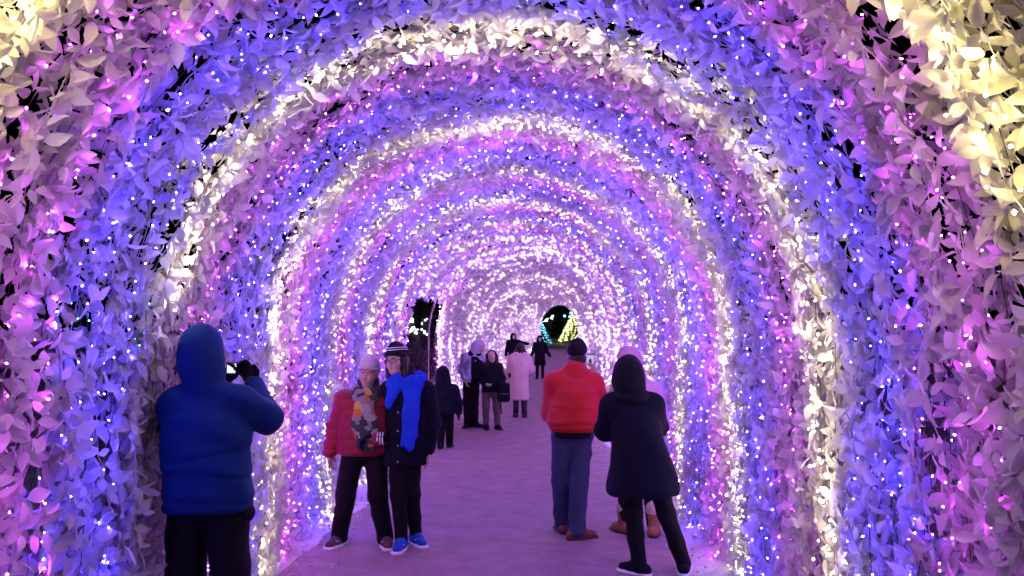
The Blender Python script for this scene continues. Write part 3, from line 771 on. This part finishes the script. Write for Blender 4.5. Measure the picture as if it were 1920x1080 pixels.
# ---- woman in the burgundy down jacket
p = person('person in burgundy down jacket, white knit hat and plaid scarf posing for the camera', (-1.25, 6.6, 0))
j = skeleton(1.55, -1, head=(.04, -.035, 1.425), fd=(-.16, -1, -.02), hup=(.03, 0, 1), nk=(.02, .01, 1.265), sl=(-.165, 0, 1.215), sr=(.165, .01, 1.215), el=(-.245, .03, 1.0), wl=(-.285, -.02, .785),
             er=(.225, .0, .965), wr=(.135, -.19, .91), hl=(.05, -.15, -1), hr=(-.85, -.25, -.25), pl=(-.09, 0, .77), pr=(.10, 0, .77), kl=(-.145, -.035, .42), kr=(.125, -.035, .42),
             al=(-.20, .01, .074), ar=(.19, -.02, .074), tl=(-.4, -1, 0), tr=(.35, -1, 0), curl=.5)
g, R = body(j, p, M['skin_tan'], .007, hands='l', s=.95, hn={'l': (1, -.2, 0)})
face(j, p, g, R, .95, M['hair'])
coat('jacket', j, p, M['burgundy'], [(.765, .218, .165), (.80, .238, .18), (.95, .232, .178), (1.08, .215, .165), (1.18, .20, .145), (1.245, .15, .10)], (.088, .078, .058), .009,
     fold_noise(11, .004, 26, 9, puff=(.082, .011)), sh=.08, collar=.085)
part('hood', [ell((.03, .09, 1.285), (.14, .075, .065), k=.05), cap((-.08, .05, 1.275), (.13, .05, 1.275), .05, k=.04)], .01, M['burgundy'], p, fold_noise(12, .006, 30, 14))
part('hair', [ell((.035, .0, 1.37), (.088, .075, .10), k=.03), cap((-.035, -.03, 1.36), (-.03, -.04, 1.27), .022, k=.03), cap((.105, -.03, 1.36), (.10, -.04, 1.27), .022, k=.03)], .008, M['hair'], p,
     cuts=[dict(f=lambda q: -.075 - q[..., 1])])
beanie(j, p, M['white_knit'], .95, .05, brim=.045, fat=.016, disp=fold_noise(13, .002, 120, 90), cuffmat=M['white_knit'])
V, F = tubes([np.array([(.05 + .02 * k + .03 * t, -.118 + .018 * t + .012 * k, 1.527 + .012 * math.sin(5 * t + k) - .012 * k) for t in np.linspace(0, 1, 7)]) for k in range(3)], .0035, 5)
obj('embroidery', tri_mesh('embroidery', V, F, M['navy'], True), p)
sc_ = part('scarf', [cap((-.05, -.07, 1.265), (.11, -.07, 1.265), .045, k=.03), cap((-.07, .02, 1.285), (.12, .03, 1.285), .05, k=.03), cap((-.06, -.03, 1.295), (-.05, -.09, 1.265), .05, k=.03), cap((.11, -.03, 1.295), (.10, -.09, 1.265), .05, k=.03),
            cap((.03, -.135, 1.25), (.035, -.195, 1.05), .085, .088, flat=((0, 1, 0), .30), k=.03), cap((.035, -.195, 1.05), (.055, -.215, .885), .088, .08, flat=((0, 1, 0), .28), k=.03)], .007, M['plaid'], p, fold_noise(14, .004, 18, 22))
trousers(j, p, M['black_trouser'], .098, .082, .070, .010, fold_noise(15, .005, 26, 9))
shoes(j, p, M['brown_suede'], M['white'], .26, .045, .007, tick=True)
gl = part('glove', hand_prims(j['wr'], j['hr'], -1, (0, -1, -.3), .7, 1.05, .005) + [cap(j['wr'] + A3((.05, .02, .02)), j['wr'], .048, .040, k=.02)], .006, M['black'], p)
V, F = tubes([np.array([j['wr'] + A3((.015 + .022 * k, 0, 0)) + A3((0, -.052 * math.sin(t), .052 * math.cos(t) + .004)) for t in np.linspace(-.3, 2.6, 12)]) for k in range(3)], .006, 5)
obj('stripe', tri_mesh('stripe', V, F, M['white'], True), gl)

# ---- woman with the cobalt scarf
p = person('person in dark knee-length coat with long cobalt blue scarf, glasses and blue shoes', (-.86, 6.55, 0))
j = skeleton(1.66, -1, head=(-.11, -.04, 1.54), fd=(-.45, -1, .0), hup=(-.10, 0, 1), nk=(-.035, .01, 1.375), sl=(-.165, .03, 1.30), sr=(.125, .02, 1.30), el=(-.27, .16, 1.10), wl=(-.42, .24, 1.03), hl=(-1, .0, 0),
             er=(.185, .04, 1.04), wr=(.165, -.02, .815), hr=(-.05, -.12, -1), pl=(-.095, 0, .80), pr=(.015, .03, .80), kl=(-.085, -.03, .44), kr=(.015, .05, .44), al=(-.05, -.06, .08), ar=(.045, .10, .08), tl=(-.12, -1, 0), tr=(.45, -.8, 0), curl=.35)
g, R = body(j, p, M['skin'], .007, s=.97, hn={'r': (-1, -.2, 0)})
face(j, p, g, R, .97, M['hair'], glasses=True)
hr_ = frame(j['fd'], j['hup'])
part('hair', [ell(j['head'] + hr_ @ A3((0, -.025, .005)), (.096, .096, .10), k=.03), cap(j['head'] + hr_ @ A3((-.078, .0, .0)), j['head'] + hr_ @ A3((-.080, .005, -.12)), .026, k=.03), cap(j['head'] + hr_ @ A3((.078, .0, .0)), j['head'] + hr_ @ A3((.080, .005, -.12)), .026, k=.03)], .008, M['hair'], p, cuts=[dict(f=lambda q: (q - j['head']) @ hr_[:, 1] - .038)])
hat = beanie(j, p, M['navy_knit'], .97, .04, brim=.040, fat=.014, disp=fold_noise(23, .0018, 140, 100), cuffmat=M['navy_knit'])
for zz in (.098, .116):
    rr = .093 * math.sqrt(max(.02, 1 - ((zz - .065) / .126) ** 2)) + .003
    V, F = tubes([np.array([j['head'] + hr_ @ A3((rr * math.cos(t), -.008 + rr * 1.2 * math.sin(t), zz)) for t in np.linspace(0, 2 * PI, 33)])], .0038, 5)
    obj('stripe', tri_mesh('stripe', V, F, M['white'], True), hat)
coat('coat', j, p, M['navy'], [(.675, .182, .150), (.70, .190, .160), (.95, .178, .150), (1.15, .175, .145), (1.27, .165, .125), (1.335, .125, .09)], (.082, .072, .055), .010, fold_noise(24, .0045, 20, 10), sh=.075, collar=.08)
for zz in (1.13, .98, .86, .73):
    part('button', [ell((-.075, -.162, zz), (.009, .006, .009), k=.001)], .004, M['silver'], p)
part('scarf', [cap((-.12, -.05, 1.36), (.06, -.05, 1.365), .055, k=.03), cap((-.12, .04, 1.39), (.08, .06, 1.395), .055, k=.03), cap((-.13, .04, 1.38), (-.14, -.06, 1.35), .052, k=.03), cap((.075, .06, 1.395), (.07, -.06, 1.37), .055, k=.03),
               cap((-.10, -.11, 1.375), (-.15, -.155, 1.19), .075, .03, flat=((0, 1, 0), .4), k=.03),
               cap((.055, -.09, 1.37), (.035, -.165, 1.12), .062, .062, flat=((0, 1, 0), .34), k=.03), cap((.035, -.165, 1.12), (.02, -.185, .87), .062, .054, flat=((0, 1, 0), .34), k=.02)], .007, M['scarf_blue'], p, fold_noise(25, .005, 9, 34))
trousers(j, p, M['black_trouser'], .088, .070, .052, .010, fold_noise(26, .004, 30, 9))
shoes(j, p, M['shoe_blue'], M['white'], .265, .045, .007, tick=True)

# ---- child walking away
p = person('child in dark hooded jacket walking away past the side doorway of the tunnel', (-1.02, 11.9, 0))
j = skeleton(1.22, 1, head=(-.04, .03, 1.09), nk=(-.02, 0, .965), sl=(-.125, 0, .90), sr=(.135, 0, .90), er=(.20, .0, .71), wr=(.205, .03, .55), el=(-.17, .03, .70), wl=(-.16, .07, .55), kr=(.06, .07, .33), ar=(.06, .13, .06), kl=(-.06, .02, .33), al=(-.07, 0, .06), hr=(-.1, .1, -1))
body(j, p, M['skin'], .010, hands='', s=.92)
coat('jacket', j, p, M['navy'], [(.545, .175, .14), (.72, .178, .14), (.86, .165, .125), (.93, .12, .09)], (.074, .064, .05), .012, fold_noise(31, .005, 24, 9), sh=.07)
hood(j, p, M['navy'], .95, .032, .011, fold_noise(32, .003), back=.015, peak=.015)
trousers(j, p, M['black_trouser'], .078, .062, .055, .012, fold_noise(33, .004))
shoes(j, p, M['black'], M['rubber'], .22, .040, .010)
for a, sd in (('l', 1), ('r', -1)): part('glove', hand_prims(j['w' + a], j['h' + a], sd, None, .4, .8, .003), .007, M['black'], p)

# ---- couple: man in silver jacket, woman in black jacket with a backpack
p = person('person in silver jacket with pale grey hood leaning his face onto his companion', (-.76, 14.5, 0))
j = skeleton(1.66, -1, head=(.14, -.03, 1.485), fd=(1, -.5, -.22), hup=(.22, 0, 1), nk=(.06, 0, 1.35), sl=(-.105, 0, 1.30), sr=(.155, .02, 1.29), el=(-.175, .0, 1.06), wl=(-.11, -.12, .90), hl=(.3, -.2, -.9), er=(.29, .12, 1.14), wr=(.47, .17, 1.08), hr=(1, -.1, 0),
             pl=(-.06, 0, .84), pr=(.07, 0, .84), kl=(-.08, -.02, .46), kr=(.06, -.02, .46), al=(-.06, -.04, .08), ar=(.07, .02, .08), tl=(-.35, -1, 0), tr=(.9, -.6, 0))
g, R = body(j, p, M['skin'], .009, s=.98); face(j, p, g, R, .98, M['hair'], res=.004)
jk = coat('jacket', j, p, M['silver'], [(.84, .165, .14), (.88, .185, .15), (1.1, .185, .15), (1.24, .18, .135), (1.31, .13, .09)], (.082, .072, .055), .011, fold_noise(41, .006, 22, 10, puff=(.11, .006)), sh=.078)
V, F = solid([loft(torso_secs(j, [(.83, .172, .147), (.88, .190, .157), (1.1, .190, .157), (1.24, .186, .142), (1.33, .12, .10)]), k=.02)], .012, fold_noise(42, .004), [dict(f=lambda q: .0 - q[..., 0]), dict(f=lambda q: q[..., 1] + .02)])
obj('front_panel', tri_mesh('front_panel', V, F, M['black'], True), jk)
hood(j, p, M['grey_hood'], 1.0, .024, .010, fold_noise(43, .002), back=.01)
part('neck_scarf', [cap((.0, -.04, 1.37), (.13, -.05, 1.38), .062, k=.03)], .010, M['black'], p)
trousers(j, p, M['black_trouser'], .092, .078, .068, .012, fold_noise(44, .005)); shoes(j, p, M['black'], M['rubber'], .27, .046, .010)

p = person('person with long dark hair in black jacket and olive trousers beside the silver jacket', (-.39, 14.2, 0))
j = skeleton(1.47, -1, head=(.02, -.03, 1.325), fd=(-.12, -1, .05), hup=(-.14, 0, 1), nk=(.01, 0, 1.195), sl=(-.14, 0, 1.135), sr=(.15, 0, 1.135), el=(-.185, .03, .92), wl=(-.12, -.13, .84), hl=(.8, -.2, -.2), er=(.215, .02, .92), wr=(.20, -.12, .80), hr=(-.2, -.6, -.5),
             pl=(-.08, 0, .71), pr=(.085, 0, .71), kl=(-.085, -.02, .40), kr=(.11, -.02, .40), al=(-.085, 0, .07), ar=(.125, 0, .07), tl=(.2, -1, 0), tr=(.5, -1, 0))
g, R = body(j, p, M['skin'], .009, s=.92); face(j, p, g, R, .92, M['hair'], res=.004)
part('hair', [ell((.02, .015, 1.345), (.095, .09, .105), k=.03), cap((-.055, -.01, 1.34), (-.07, -.045, 1.14), .034, .028, k=.04), cap((.10, -.01, 1.33), (.12, -.045, 1.12), .036, .030, k=.04), cap((.02, .05, 1.33), (.03, .075, 1.12), .07, .06, k=.05),
              ell((.01, -.125, 1.315), (.054, .085, .082), k=.02, sub=True)], .009, M['hair'], p, fold_noise(51, .003, 8, 60))
coat('jacket', j, p, M['black'], [(.685, .165, .14), (.80, .165, .14), (.95, .155, .125), (1.09, .15, .115), (1.15, .115, .085)], (.072, .064, .05), .011, fold_noise(52, .004, 24, 10), sh=.068, collar=.078)
trousers(j, p, M['olive'], .086, .066, .052, .011, fold_noise(53, .004)); shoes(j, p, M['black'], M['rubber'], .245, .043, .010)
bp_ = obj('backpack', None, loc=(-.17, 14.02, .69), label='small black backpack hanging from the arm of the long-haired person', cat='backpack')
part('bag_body', [rbox((.02, 0, 0), (.115, .075, .17), .05)], .012, M['black'], bp_, fold_noise(54, .005, 18, 14))
part('pocket', [rbox((.02, -.075, -.06), (.085, .03, .075), .025)], .010, M['black'], bp_)
V, F = tubes([np.array([(.0 + .045 * math.cos(t), .0, .17 + .085 * math.sin(t)) for t in np.linspace(0, PI, 12)])], .010, 6); obj('handle', tri_mesh('handle', V, F, M['black'], True), bp_)
V, F = tubes([np.array([(-.03, -.02, -.16), (-.035, -.03, -.24), (-.02, -.03, -.33), (-.03, -.03, -.38)])], np.array([.012, .010, .010, .016]), 6); obj('strap', tri_mesh('strap', V, F, M['black'], True), bp_)
V, F = tubes([np.array([(-.065, -.103, -.02), (.02, -.110, -.016), (.10, -.103, -.02)])], .004, 5); obj('zip', tri_mesh('zip', V, F, M['silver'], True), bp_)

# ---- woman in pale fur coat
p = person('person in long pale fur coat seen from behind with arms raised to the chest', (.16, 16.2, 0))
j = skeleton(1.55, 1, head=(.015, .03, 1.43), nk=(.01, 0, 1.30), sl=(-.14, 0, 1.22), sr=(.15, 0, 1.22), el=(-.20, .10, 1.0), wl=(-.07, .30, 1.10), er=(.235, .08, .99), wr=(.10, .30, 1.10), hl=(.6, .4, .6), hr=(-.6, .4, .6), kl=(-.075, .02, .42), kr=(.085, .02, .42), al=(-.08, .0, .074), ar=(.10, -.03, .074))
body(j, p, M['skin'], .010, s=.95)
coat('fur_coat', j, p, M['fur'], [(.365, .180, .165), (.40, .195, .175), (.62, .19, .17), (.635, .184, .165), (.90, .185, .165), (.915, .178, .16), (1.1, .19, .16), (1.20, .175, .14), (1.27, .13, .10)], (.092, .085, .07), .011, fold_noise(61, .005, 90, 80), sh=.088, collar=.105)
part('collar', [cap((-.07, -.03, 1.30), (.09, -.03, 1.30), .075, k=.03)], .010, M['fur'], p, fold_noise(62, .005, 90, 80))
part('hair', [ell((.015, .0, 1.44), (.092, .10, .105), k=.03), cap((.015, -.02, 1.42), (.015, -.03, 1.33), .085, .08, k=.04)], .010, M['hair'], p)
part('neck_scarf', [cap((-.055, -.01, 1.355), (.085, -.01, 1.355), .075, k=.03)], .010, M['green'], p)
trousers(j, p, M['black_trouser'], .08, .062, .055, .012); shoes(j, p, M['rubber'], M['rubber'], .25, .043, .010, boot=.26, rb=.062)

# ---- two people far down the tunnel
p = person('person in dark hooded coat stretching one arm out to the side far down the tunnel', (.06, 30.0, float(gz(30))))
j = skeleton(1.66, -1, er=(.32, -.04, 1.31), wr=(.56, -.08, 1.28), hr=(1, 0, -.05), el=(-.26, .02, 1.06), wl=(-.30, -.02, .84), fd=(.3, -1, 0), al=(-.14, 0, .08), kl=(-.12, -.02, .46))
g, R = body(j, p, M['skin'], .012); face(j, p, g, R, 1, M['hair'], res=.005)
coat('coat', j, p, M['navy'], [(.62, .21, .16), (1.0, .19, .15), (1.3, .19, .13), (1.37, .13, .09)], (.085, .07, .055), .015, fold_noise(71, .006), sh=.08)
hood(j, p, M['navy'], 1.0, .03, .014); trousers(j, p, M['black_trouser'], .085, .07, .06, .014); shoes(j, p, M['black'], M['rubber'], .26, .045, .013)
p = person('person in dark knee-length coat with fur-rimmed hood facing the camera, arms held out', (1.04, 28.9, float(gz(28.9))))
j = skeleton(1.58, -1, el=(-.25, .0, 1.03), wl=(-.34, -.02, .84), er=(.25, .0, 1.03), wr=(.37, -.02, .85), hl=(-.3, -.1, -1), hr=(.3, -.1, -1), tl=(-.3, -1, 0), tr=(.3, -1, 0))
g, R = body(j, p, M['skin'], .012); face(j, p, g, R, 1, M['hair'], res=.005)
coat('coat', j, p, M['black'], [(.50, .215, .16), (.9, .19, .15), (1.2, .18, .13), (1.3, .13, .09)], (.082, .07, .055), .015, fold_noise(72, .006), sh=.078)
hood(j, p, M['black'], 1.0, .035, .014, trim=M['dark_fur']); trousers(j, p, M['black_trouser'], .075, .06, .052, .014); shoes(j, p, M['black'], M['rubber'], .25, .043, .013, boot=.16)

# ---- man in the red jacket holding up a phone
p = person('person in bright red jacket, jeans and black knit hat holding up a phone', (.525, 6.8, 0))
j = skeleton(1.70, 1, head=(.05, .03, 1.575), fd=(.32, 1, -.05), nk=(.03, 0, 1.455), sl=(-.155, 0, 1.345), sr=(.185, .03, 1.345), el=(-.185, .10, 1.08), wl=(-.02, .36, 1.20), hl=(.5, .4, .7), er=(.275, .16, 1.10), wr=(.255, .44, 1.36), hr=(-.22, .06, .9),
             pl=(-.085, 0, .87), pr=(.085, 0, .87), kl=(-.095, .10, .48), kr=(.06, .02, .48), al=(-.075, .22, .082), ar=(.035, -.02, .082), tl=(-.15, 1, 0), tr=(.85, .35, 0), curl=.6)
body(j, p, M['skin'], .008, hn={'r': (-.9, -.4, 0), 'l': (.6, -.5, 0)})
coat('jacket', j, p, M['red_shell'], [(.925, .180, .145), (.96, .212, .172), (1.0, .222, .18), (1.15, .215, .17), (1.28, .205, .155), (1.37, .16, .11)], (.092, .080, .056), .009, creased(fold_noise(81, .0045, 13, 7), [(1.12, -.5, .003), (.985, .0, .006)]), sh=.085, collar=.088)
part('collar', [cap((.03, .01, 1.46), (.035, .015, 1.535), .078, .074, k=.02)], .008, M['collar_blue'], p)
part('sweater_hem', [loft([(.875, .0, .0, .172, .14), (.955, .0, .0, .172, .14)])], .010, M['black'], p)
part('hair', [ell(j['head'] + A3((0, -.02, -.02)), (.078, .085, .07), k=.02)], .008, M['hair'], p)
beanie(j, p, M['black'], 1.0, .03, brim=.03, fat=.012, disp=fold_noise(82, .0018, 130, 100))
trousers(j, p, M['jeans'], .095, .082, .074, .009, fold_noise(83, .006, 30, 10)); shoes(j, p, M['red_leather'], M['rubber'], .27, .046, .008)
ph = obj('smartphone', None, loc=(.735, 7.28, 1.505), label='black smartphone with its screen lit, held up by the person in red', cat='phone')
ph.rotation_euler = (math.radians(-6), 0, math.radians(-8))
part('phone_body', [rbox((0, 0, 0), (.040, .005, .076), .004)], .002, M['device'], ph)
scr = part('screen', [rbox((0, -.0045, .002), (.036, .0016, .066), .001)], .0016, led('screen_light', (.55, .50, .85), .9), ph)
part('pictured_jacket', [ell((.006, -.0062, -.030), (.022, .0012, .026), k=.001)], .0012, led('screen_red', (.8, .02, .03), .8), scr)
part('pictured_head', [ell((.0, -.0062, .016), (.011, .0012, .020), k=.001), ell((-.004, -.0062, -.004), (.014, .0012, .014), k=.004)], .0012, plain('screen_dark', (.01, .01, .02), .3), scr)

# ---- woman in the flared dark coat
p = person('person in flared dark navy hooded coat seen from behind, white-soled slip-on shoes', (.95, 5.85, 0))
j = skeleton(1.58, 1, head=(-.07, .03, 1.465), fd=(.1, 1, -.05), nk=(-.06, 0, 1.325), sl=(-.195, 0, 1.245), sr=(.105, 0, 1.245), el=(-.235, .12, 1.04), wl=(-.13, .34, 1.12), hl=(.5, .4, .6), er=(.165, .12, 1.06), wr=(.03, .34, 1.14), hr=(-.5, .4, .6),
             pl=(-.055, 0, .76), pr=(.11, .0, .76), kl=(-.045, .02, .43), kr=(.205, .02, .43), al=(-.01, -.03, .076), ar=(.325, .0, .076), tl=(-.85, .6, 0), tr=(.25, 1, 0))
body(j, p, M['skin'], .009)
coat('coat', j, p, M['navy'], [(.585, .268, .20), (.63, .270, .205), (.80, .236, .19), (.98, .200, .165), (1.1, .195, .155), (1.2, .175, .135), (1.27, .13, .09)], (.086, .078, .058), .009, fold_noise(91, .006, 10, 12), sh=.08, collar=.09)
hood(j, p, M['black'], .97, .038, .009, fold_noise(92, .004, 20, 16), back=.02)
part('folded_hood', [ell((-.06, -.05, 1.30), (.135, .09, .06), k=.04)], .009, M['black'], p, fold_noise(93, .005, 30, 18))
trousers(j, p, M['black_trouser'], .085, .068, .058, .009, fold_noise(94, .0045, 30, 10)); shoes(j, p, M['navy'], M['white'], .25, .045, .007)

# ---- woman in pink hat, mostly hidden
p = person('person in dusty pink hat and tan boots standing behind the flared dark coat', (1.10, 6.95, 0))
j = skeleton(1.58, 1, head=(-.05, .02, 1.475), fd=(-.9, .45, -.1), nk=(-.02, 0, 1.34), sl=(-.14, 0, 1.26), sr=(.16, 0, 1.26), kl=(-.09, .02, .44), kr=(.11, .0, .44), al=(-.10, .05, .076), ar=(.145, -.05, .076), tl=(-.5, .8, 0), tr=(.2, .9, 0), el=(-.21, .04, 1.0), wl=(-.17, .18, .82), er=(.24, .05, 1.0), wr=(.18, .2, .84))
body(j, p, M['skin'], .010)
coat('jacket', j, p, M['pale_pink'], [(.74, .20, .16), (.95, .195, .15), (1.15, .185, .14), (1.27, .13, .09)], (.082, .072, .055), .011, fold_noise(101, .005, 24, 9, puff=(.09, .007)), sh=.078)
part('hair', [ell((-.06, .01, 1.46), (.088, .088, .11), k=.03)], .010, M['hair'], p)
beanie(j, p, M['pink_knit'], 1.0, .05, brim=.025, fat=.018, disp=fold_noise(102, .002, 120, 90))
trousers(j, p, M['black_trouser'], .085, .066, .055, .011, fold_noise(103, .004)); shoes(j, p, M['tan_suede'], M['rubber'], .25, .050, .009, boot=.12, rb=.066, trim=M['cream'])
# ------------------------------------------------------------------ what stands outside in the dark
m_bark = plain('dark_bark', (.05, .038, .03), .9)
m_needle = plain('spruce_needles', (.045, .10, .045), .8, var=.4)
LED_T = {'yellow': led('yellow_bulb', (.95, .95, .35), 45), 'cyan': led('cyan_bulb', (.12, .62, 1.0), 35), 'cool': led('cool_white_bulb', (.8, .95, 1.0), 90), 'pinkd': led('doorway_pink_bulb', (1.0, .12, .75), 90)}
def conifer(loc, h, r, label, n=2600, group=None):
    t = obj('conifer', None, loc=loc, label=label, cat='tree', group=group)
    V, F = tubes([np.array([(0, 0, 0), (0, 0, h * .5), (0, 0, h * .98)])], np.array([.05 * h ** .7, .03 * h ** .7, .006]), 7)
    obj('trunk', tri_mesh('trunk', V, F, m_bark, True), t)
    q = rng.random(n) ** .6; z = h * (1 - q * .96); a = rng.uniform(0, 6.28, n)
    tier = .82 + .18 * np.sin(z * 22 / h * 2 + np.sin(a * 3)); rr = r * q * tier * rng.uniform(.45, 1.05, n)
    P = np.stack([rr * np.cos(a), rr * np.sin(a), z], -1)
    u = unit(np.stack([np.cos(a), np.sin(a), rng.uniform(-.7, .1, n)], -1) + rng.normal(0, .3, (n, 3)))
    nn = unit(np.cross(u, rng.normal(size=(n, 3)))); R = np.stack([u, np.cross(nn, u), nn], -1)
    V, F = stamp(LEAF_LO[0] * [1, .55, 1], LEAF_LO[1], P, R, h * rng.uniform(.05, .10, n))
    obj('crown', tri_mesh('crown', V, F, m_needle), t)
    return t
def tree_lights(loc, h, r, kind, turns, n, rad, label):
    t = np.linspace(0, 1, n); a = t * turns * 2 * PI + rng.normal(0, .05, n); rr = r * (1 - t) * rng.uniform(.92, 1.08, n) + .03
    P = np.stack([rr * np.cos(a), rr * np.sin(a), .05 * h + t * h * .95 + rng.normal(0, .02, n)], -1)
    o = obj('light_string', None, loc=loc, label=label, cat='fairy lights')
    V, F = stamp(TET_V, TET_F, P, rand_rot(n), rad * rng.uniform(.7, 1.3, n)); obj('bulbs', tri_mesh('bulbs', V, F, LED_T[kind]), o, kind='stuff')
    V, F = tubes([P], .004, 3); obj('cable', tri_mesh('cable', V, F, m_cable), o)
def bare_tree(name, loc, h, label, seed, levels=4, spread=.55, lean=(0, 0, 1), stems=1, cat='tree', group=None):
    r = np.random.default_rng(seed); paths, rad, tips = [], [], []
    def grow(p, d, L, w, lv):
        pts = [p]; dd = d
        for k in range(5):
            dd = unit(dd + r.normal(0, .11, 3) + A3((0, 0, .04))); pts.append(pts[-1] + dd * L / 5)
        paths.append(np.array(pts)); rad.append(np.linspace(w, w * .55, 6)); tips.append(pts[-1])
        if lv > 0:
            for k in range(r.integers(3, 5)):
                i = r.integers(2, 6); grow(pts[i], unit(dd + r.normal(0, spread, 3)), L * r.uniform(.5, .72), w * .5, lv - 1)
    for k in range(stems): grow(A3((r.normal(0, .08) * (stems > 1), r.normal(0, .08) * (stems > 1), -.03)), unit(A3(lean) + r.normal(0, .25 if stems > 1 else .04, 3)), h * .42, h * .022, levels)
    t = obj(name, None, loc=loc, label=label, cat=cat, group=group)
    V, F = tubes(paths[:1], rad[:1], 7); obj('trunk', tri_mesh('trunk', V, F, m_bark, True), t)
    V, F = tubes(paths[1:], rad[1:], 4); obj('branches', tri_mesh('branches', V, F, m_bark, True), t, kind='stuff')
    return np.array(tips)

conifer((5.5, 68, float(gz(68))), 3.0, 1.3, 'small conifer wrapped in warm yellow lights just past the tunnel end')
tree_lights((5.5, 68, float(gz(68))), 3.0, 1.35, 'yellow', 13, 300, .020, 'spiral of warm yellow lights wound round the small conifer past the tunnel')
conifer((2.35, 67, float(gz(67))), 2.5, .9, 'small conifer wrapped in cyan lights beside the tunnel end')
tree_lights((2.35, 67, float(gz(67))), 2.5, .95, 'cyan', 11, 170, .020, 'spiral of cyan lights wound round the small conifer beside the tunnel end')
for k, (x, y, h) in enumerate([(1.5, 92, 9), (5, 96, 11), (8.5, 90, 9.5), (12, 98, 12), (-3, 88, 10), (16, 92, 10), (-8, 60, 9), (-10, 34, 8), (11, 40, 9)]):
    conifer((x, y, float(gz(y)) - .1), h, h * .26, 'tall unlit dark conifer standing in the night beyond the tunnel', 1500, 'dark conifers beyond the tunnel')
# lit trees seen through the far opening, the side doorway and the thin leaves
def lamp_tree(loc, h, seed, kind, n, rad, tl, ll, zmin=.3):
    T = bare_tree('bare_tree', loc, h, tl, seed)
    T = T[T[:, 2] > zmin * h]; T = T[np.random.default_rng(seed).permutation(len(T))[:n]]
    o = obj('light_string', None, loc=loc, label=ll, cat='fairy lights')
    V, F = stamp(OCT_V, OCT_F, T, rand_rot(len(T)), rad); obj('bulbs', tri_mesh('bulbs', V, F, LED_T[kind]), o, kind='stuff')
lamp_tree((6.7, 84, float(gz(84))), 3.6, 3, 'cyan', 7, .085, 'bare tree hung with cyan lamps far beyond the tunnel end', 'cyan lamps in the bare tree far beyond the tunnel end', .6)
lamp_tree((4.4, 86, float(gz(86))), 3.2, 4, 'cool', 6, .05, 'bare tree hung with a few cool white lamps far beyond the tunnel', 'few cool white lamps in the bare tree far beyond the tunnel', .6)
lamp_tree((-3.1, 25.5, 0), 2.7, 5, 'cool', 40, .016, 'bare tree lit cool white, seen through the side doorway', 'cluster of cool white lamps in the tree seen through the side doorway', .62)
lamp_tree((-5.1, 9.6, 0), 2.6, 6, 'cyan', 60, .010, 'bare tree lit cyan standing outside the leafy wall by the photographer', 'cyan lamps in the tree outside the leafy wall by the photographer', .55)
for k, (x, y) in enumerate([(-2.35, 17.6), (-2.9, 19.2), (-2.6, 21.5)]):
    bare_tree('bare_shrub', (x, y, 0), 2.1, 'bare brown shrub outside the side doorway of the tunnel', 20 + k, 3, .45, stems=7, cat='shrub', group='bare shrubs outside the side doorway')
# strings framing the side doorway
def edge_string(y, s0, s1, kind, n, label):
    s = np.linspace(s0, s1, n); P, Nn, T = arch(s, np.full(n, y) + rng.normal(0, .012, n), .10 + rng.normal(0, .015, n))
    o = obj('light_string', None, loc=tuple(P[0]), label=label, cat='fairy lights')
    V, F = stamp(TET_V, TET_F, P - P[0], rand_rot(n), .011); obj('bulbs', tri_mesh('bulbs', V, F, LED_T[kind]), o, kind='stuff')
    V, F = tubes([P - P[0]], .003, 3); obj('cable', tri_mesh('cable', V, F, m_cable), o)
edge_string(DOOR[1] - .03, .35, DOOR[2] + .5, 'pinkd', 46, 'pink light string running up the far edge of the side doorway')
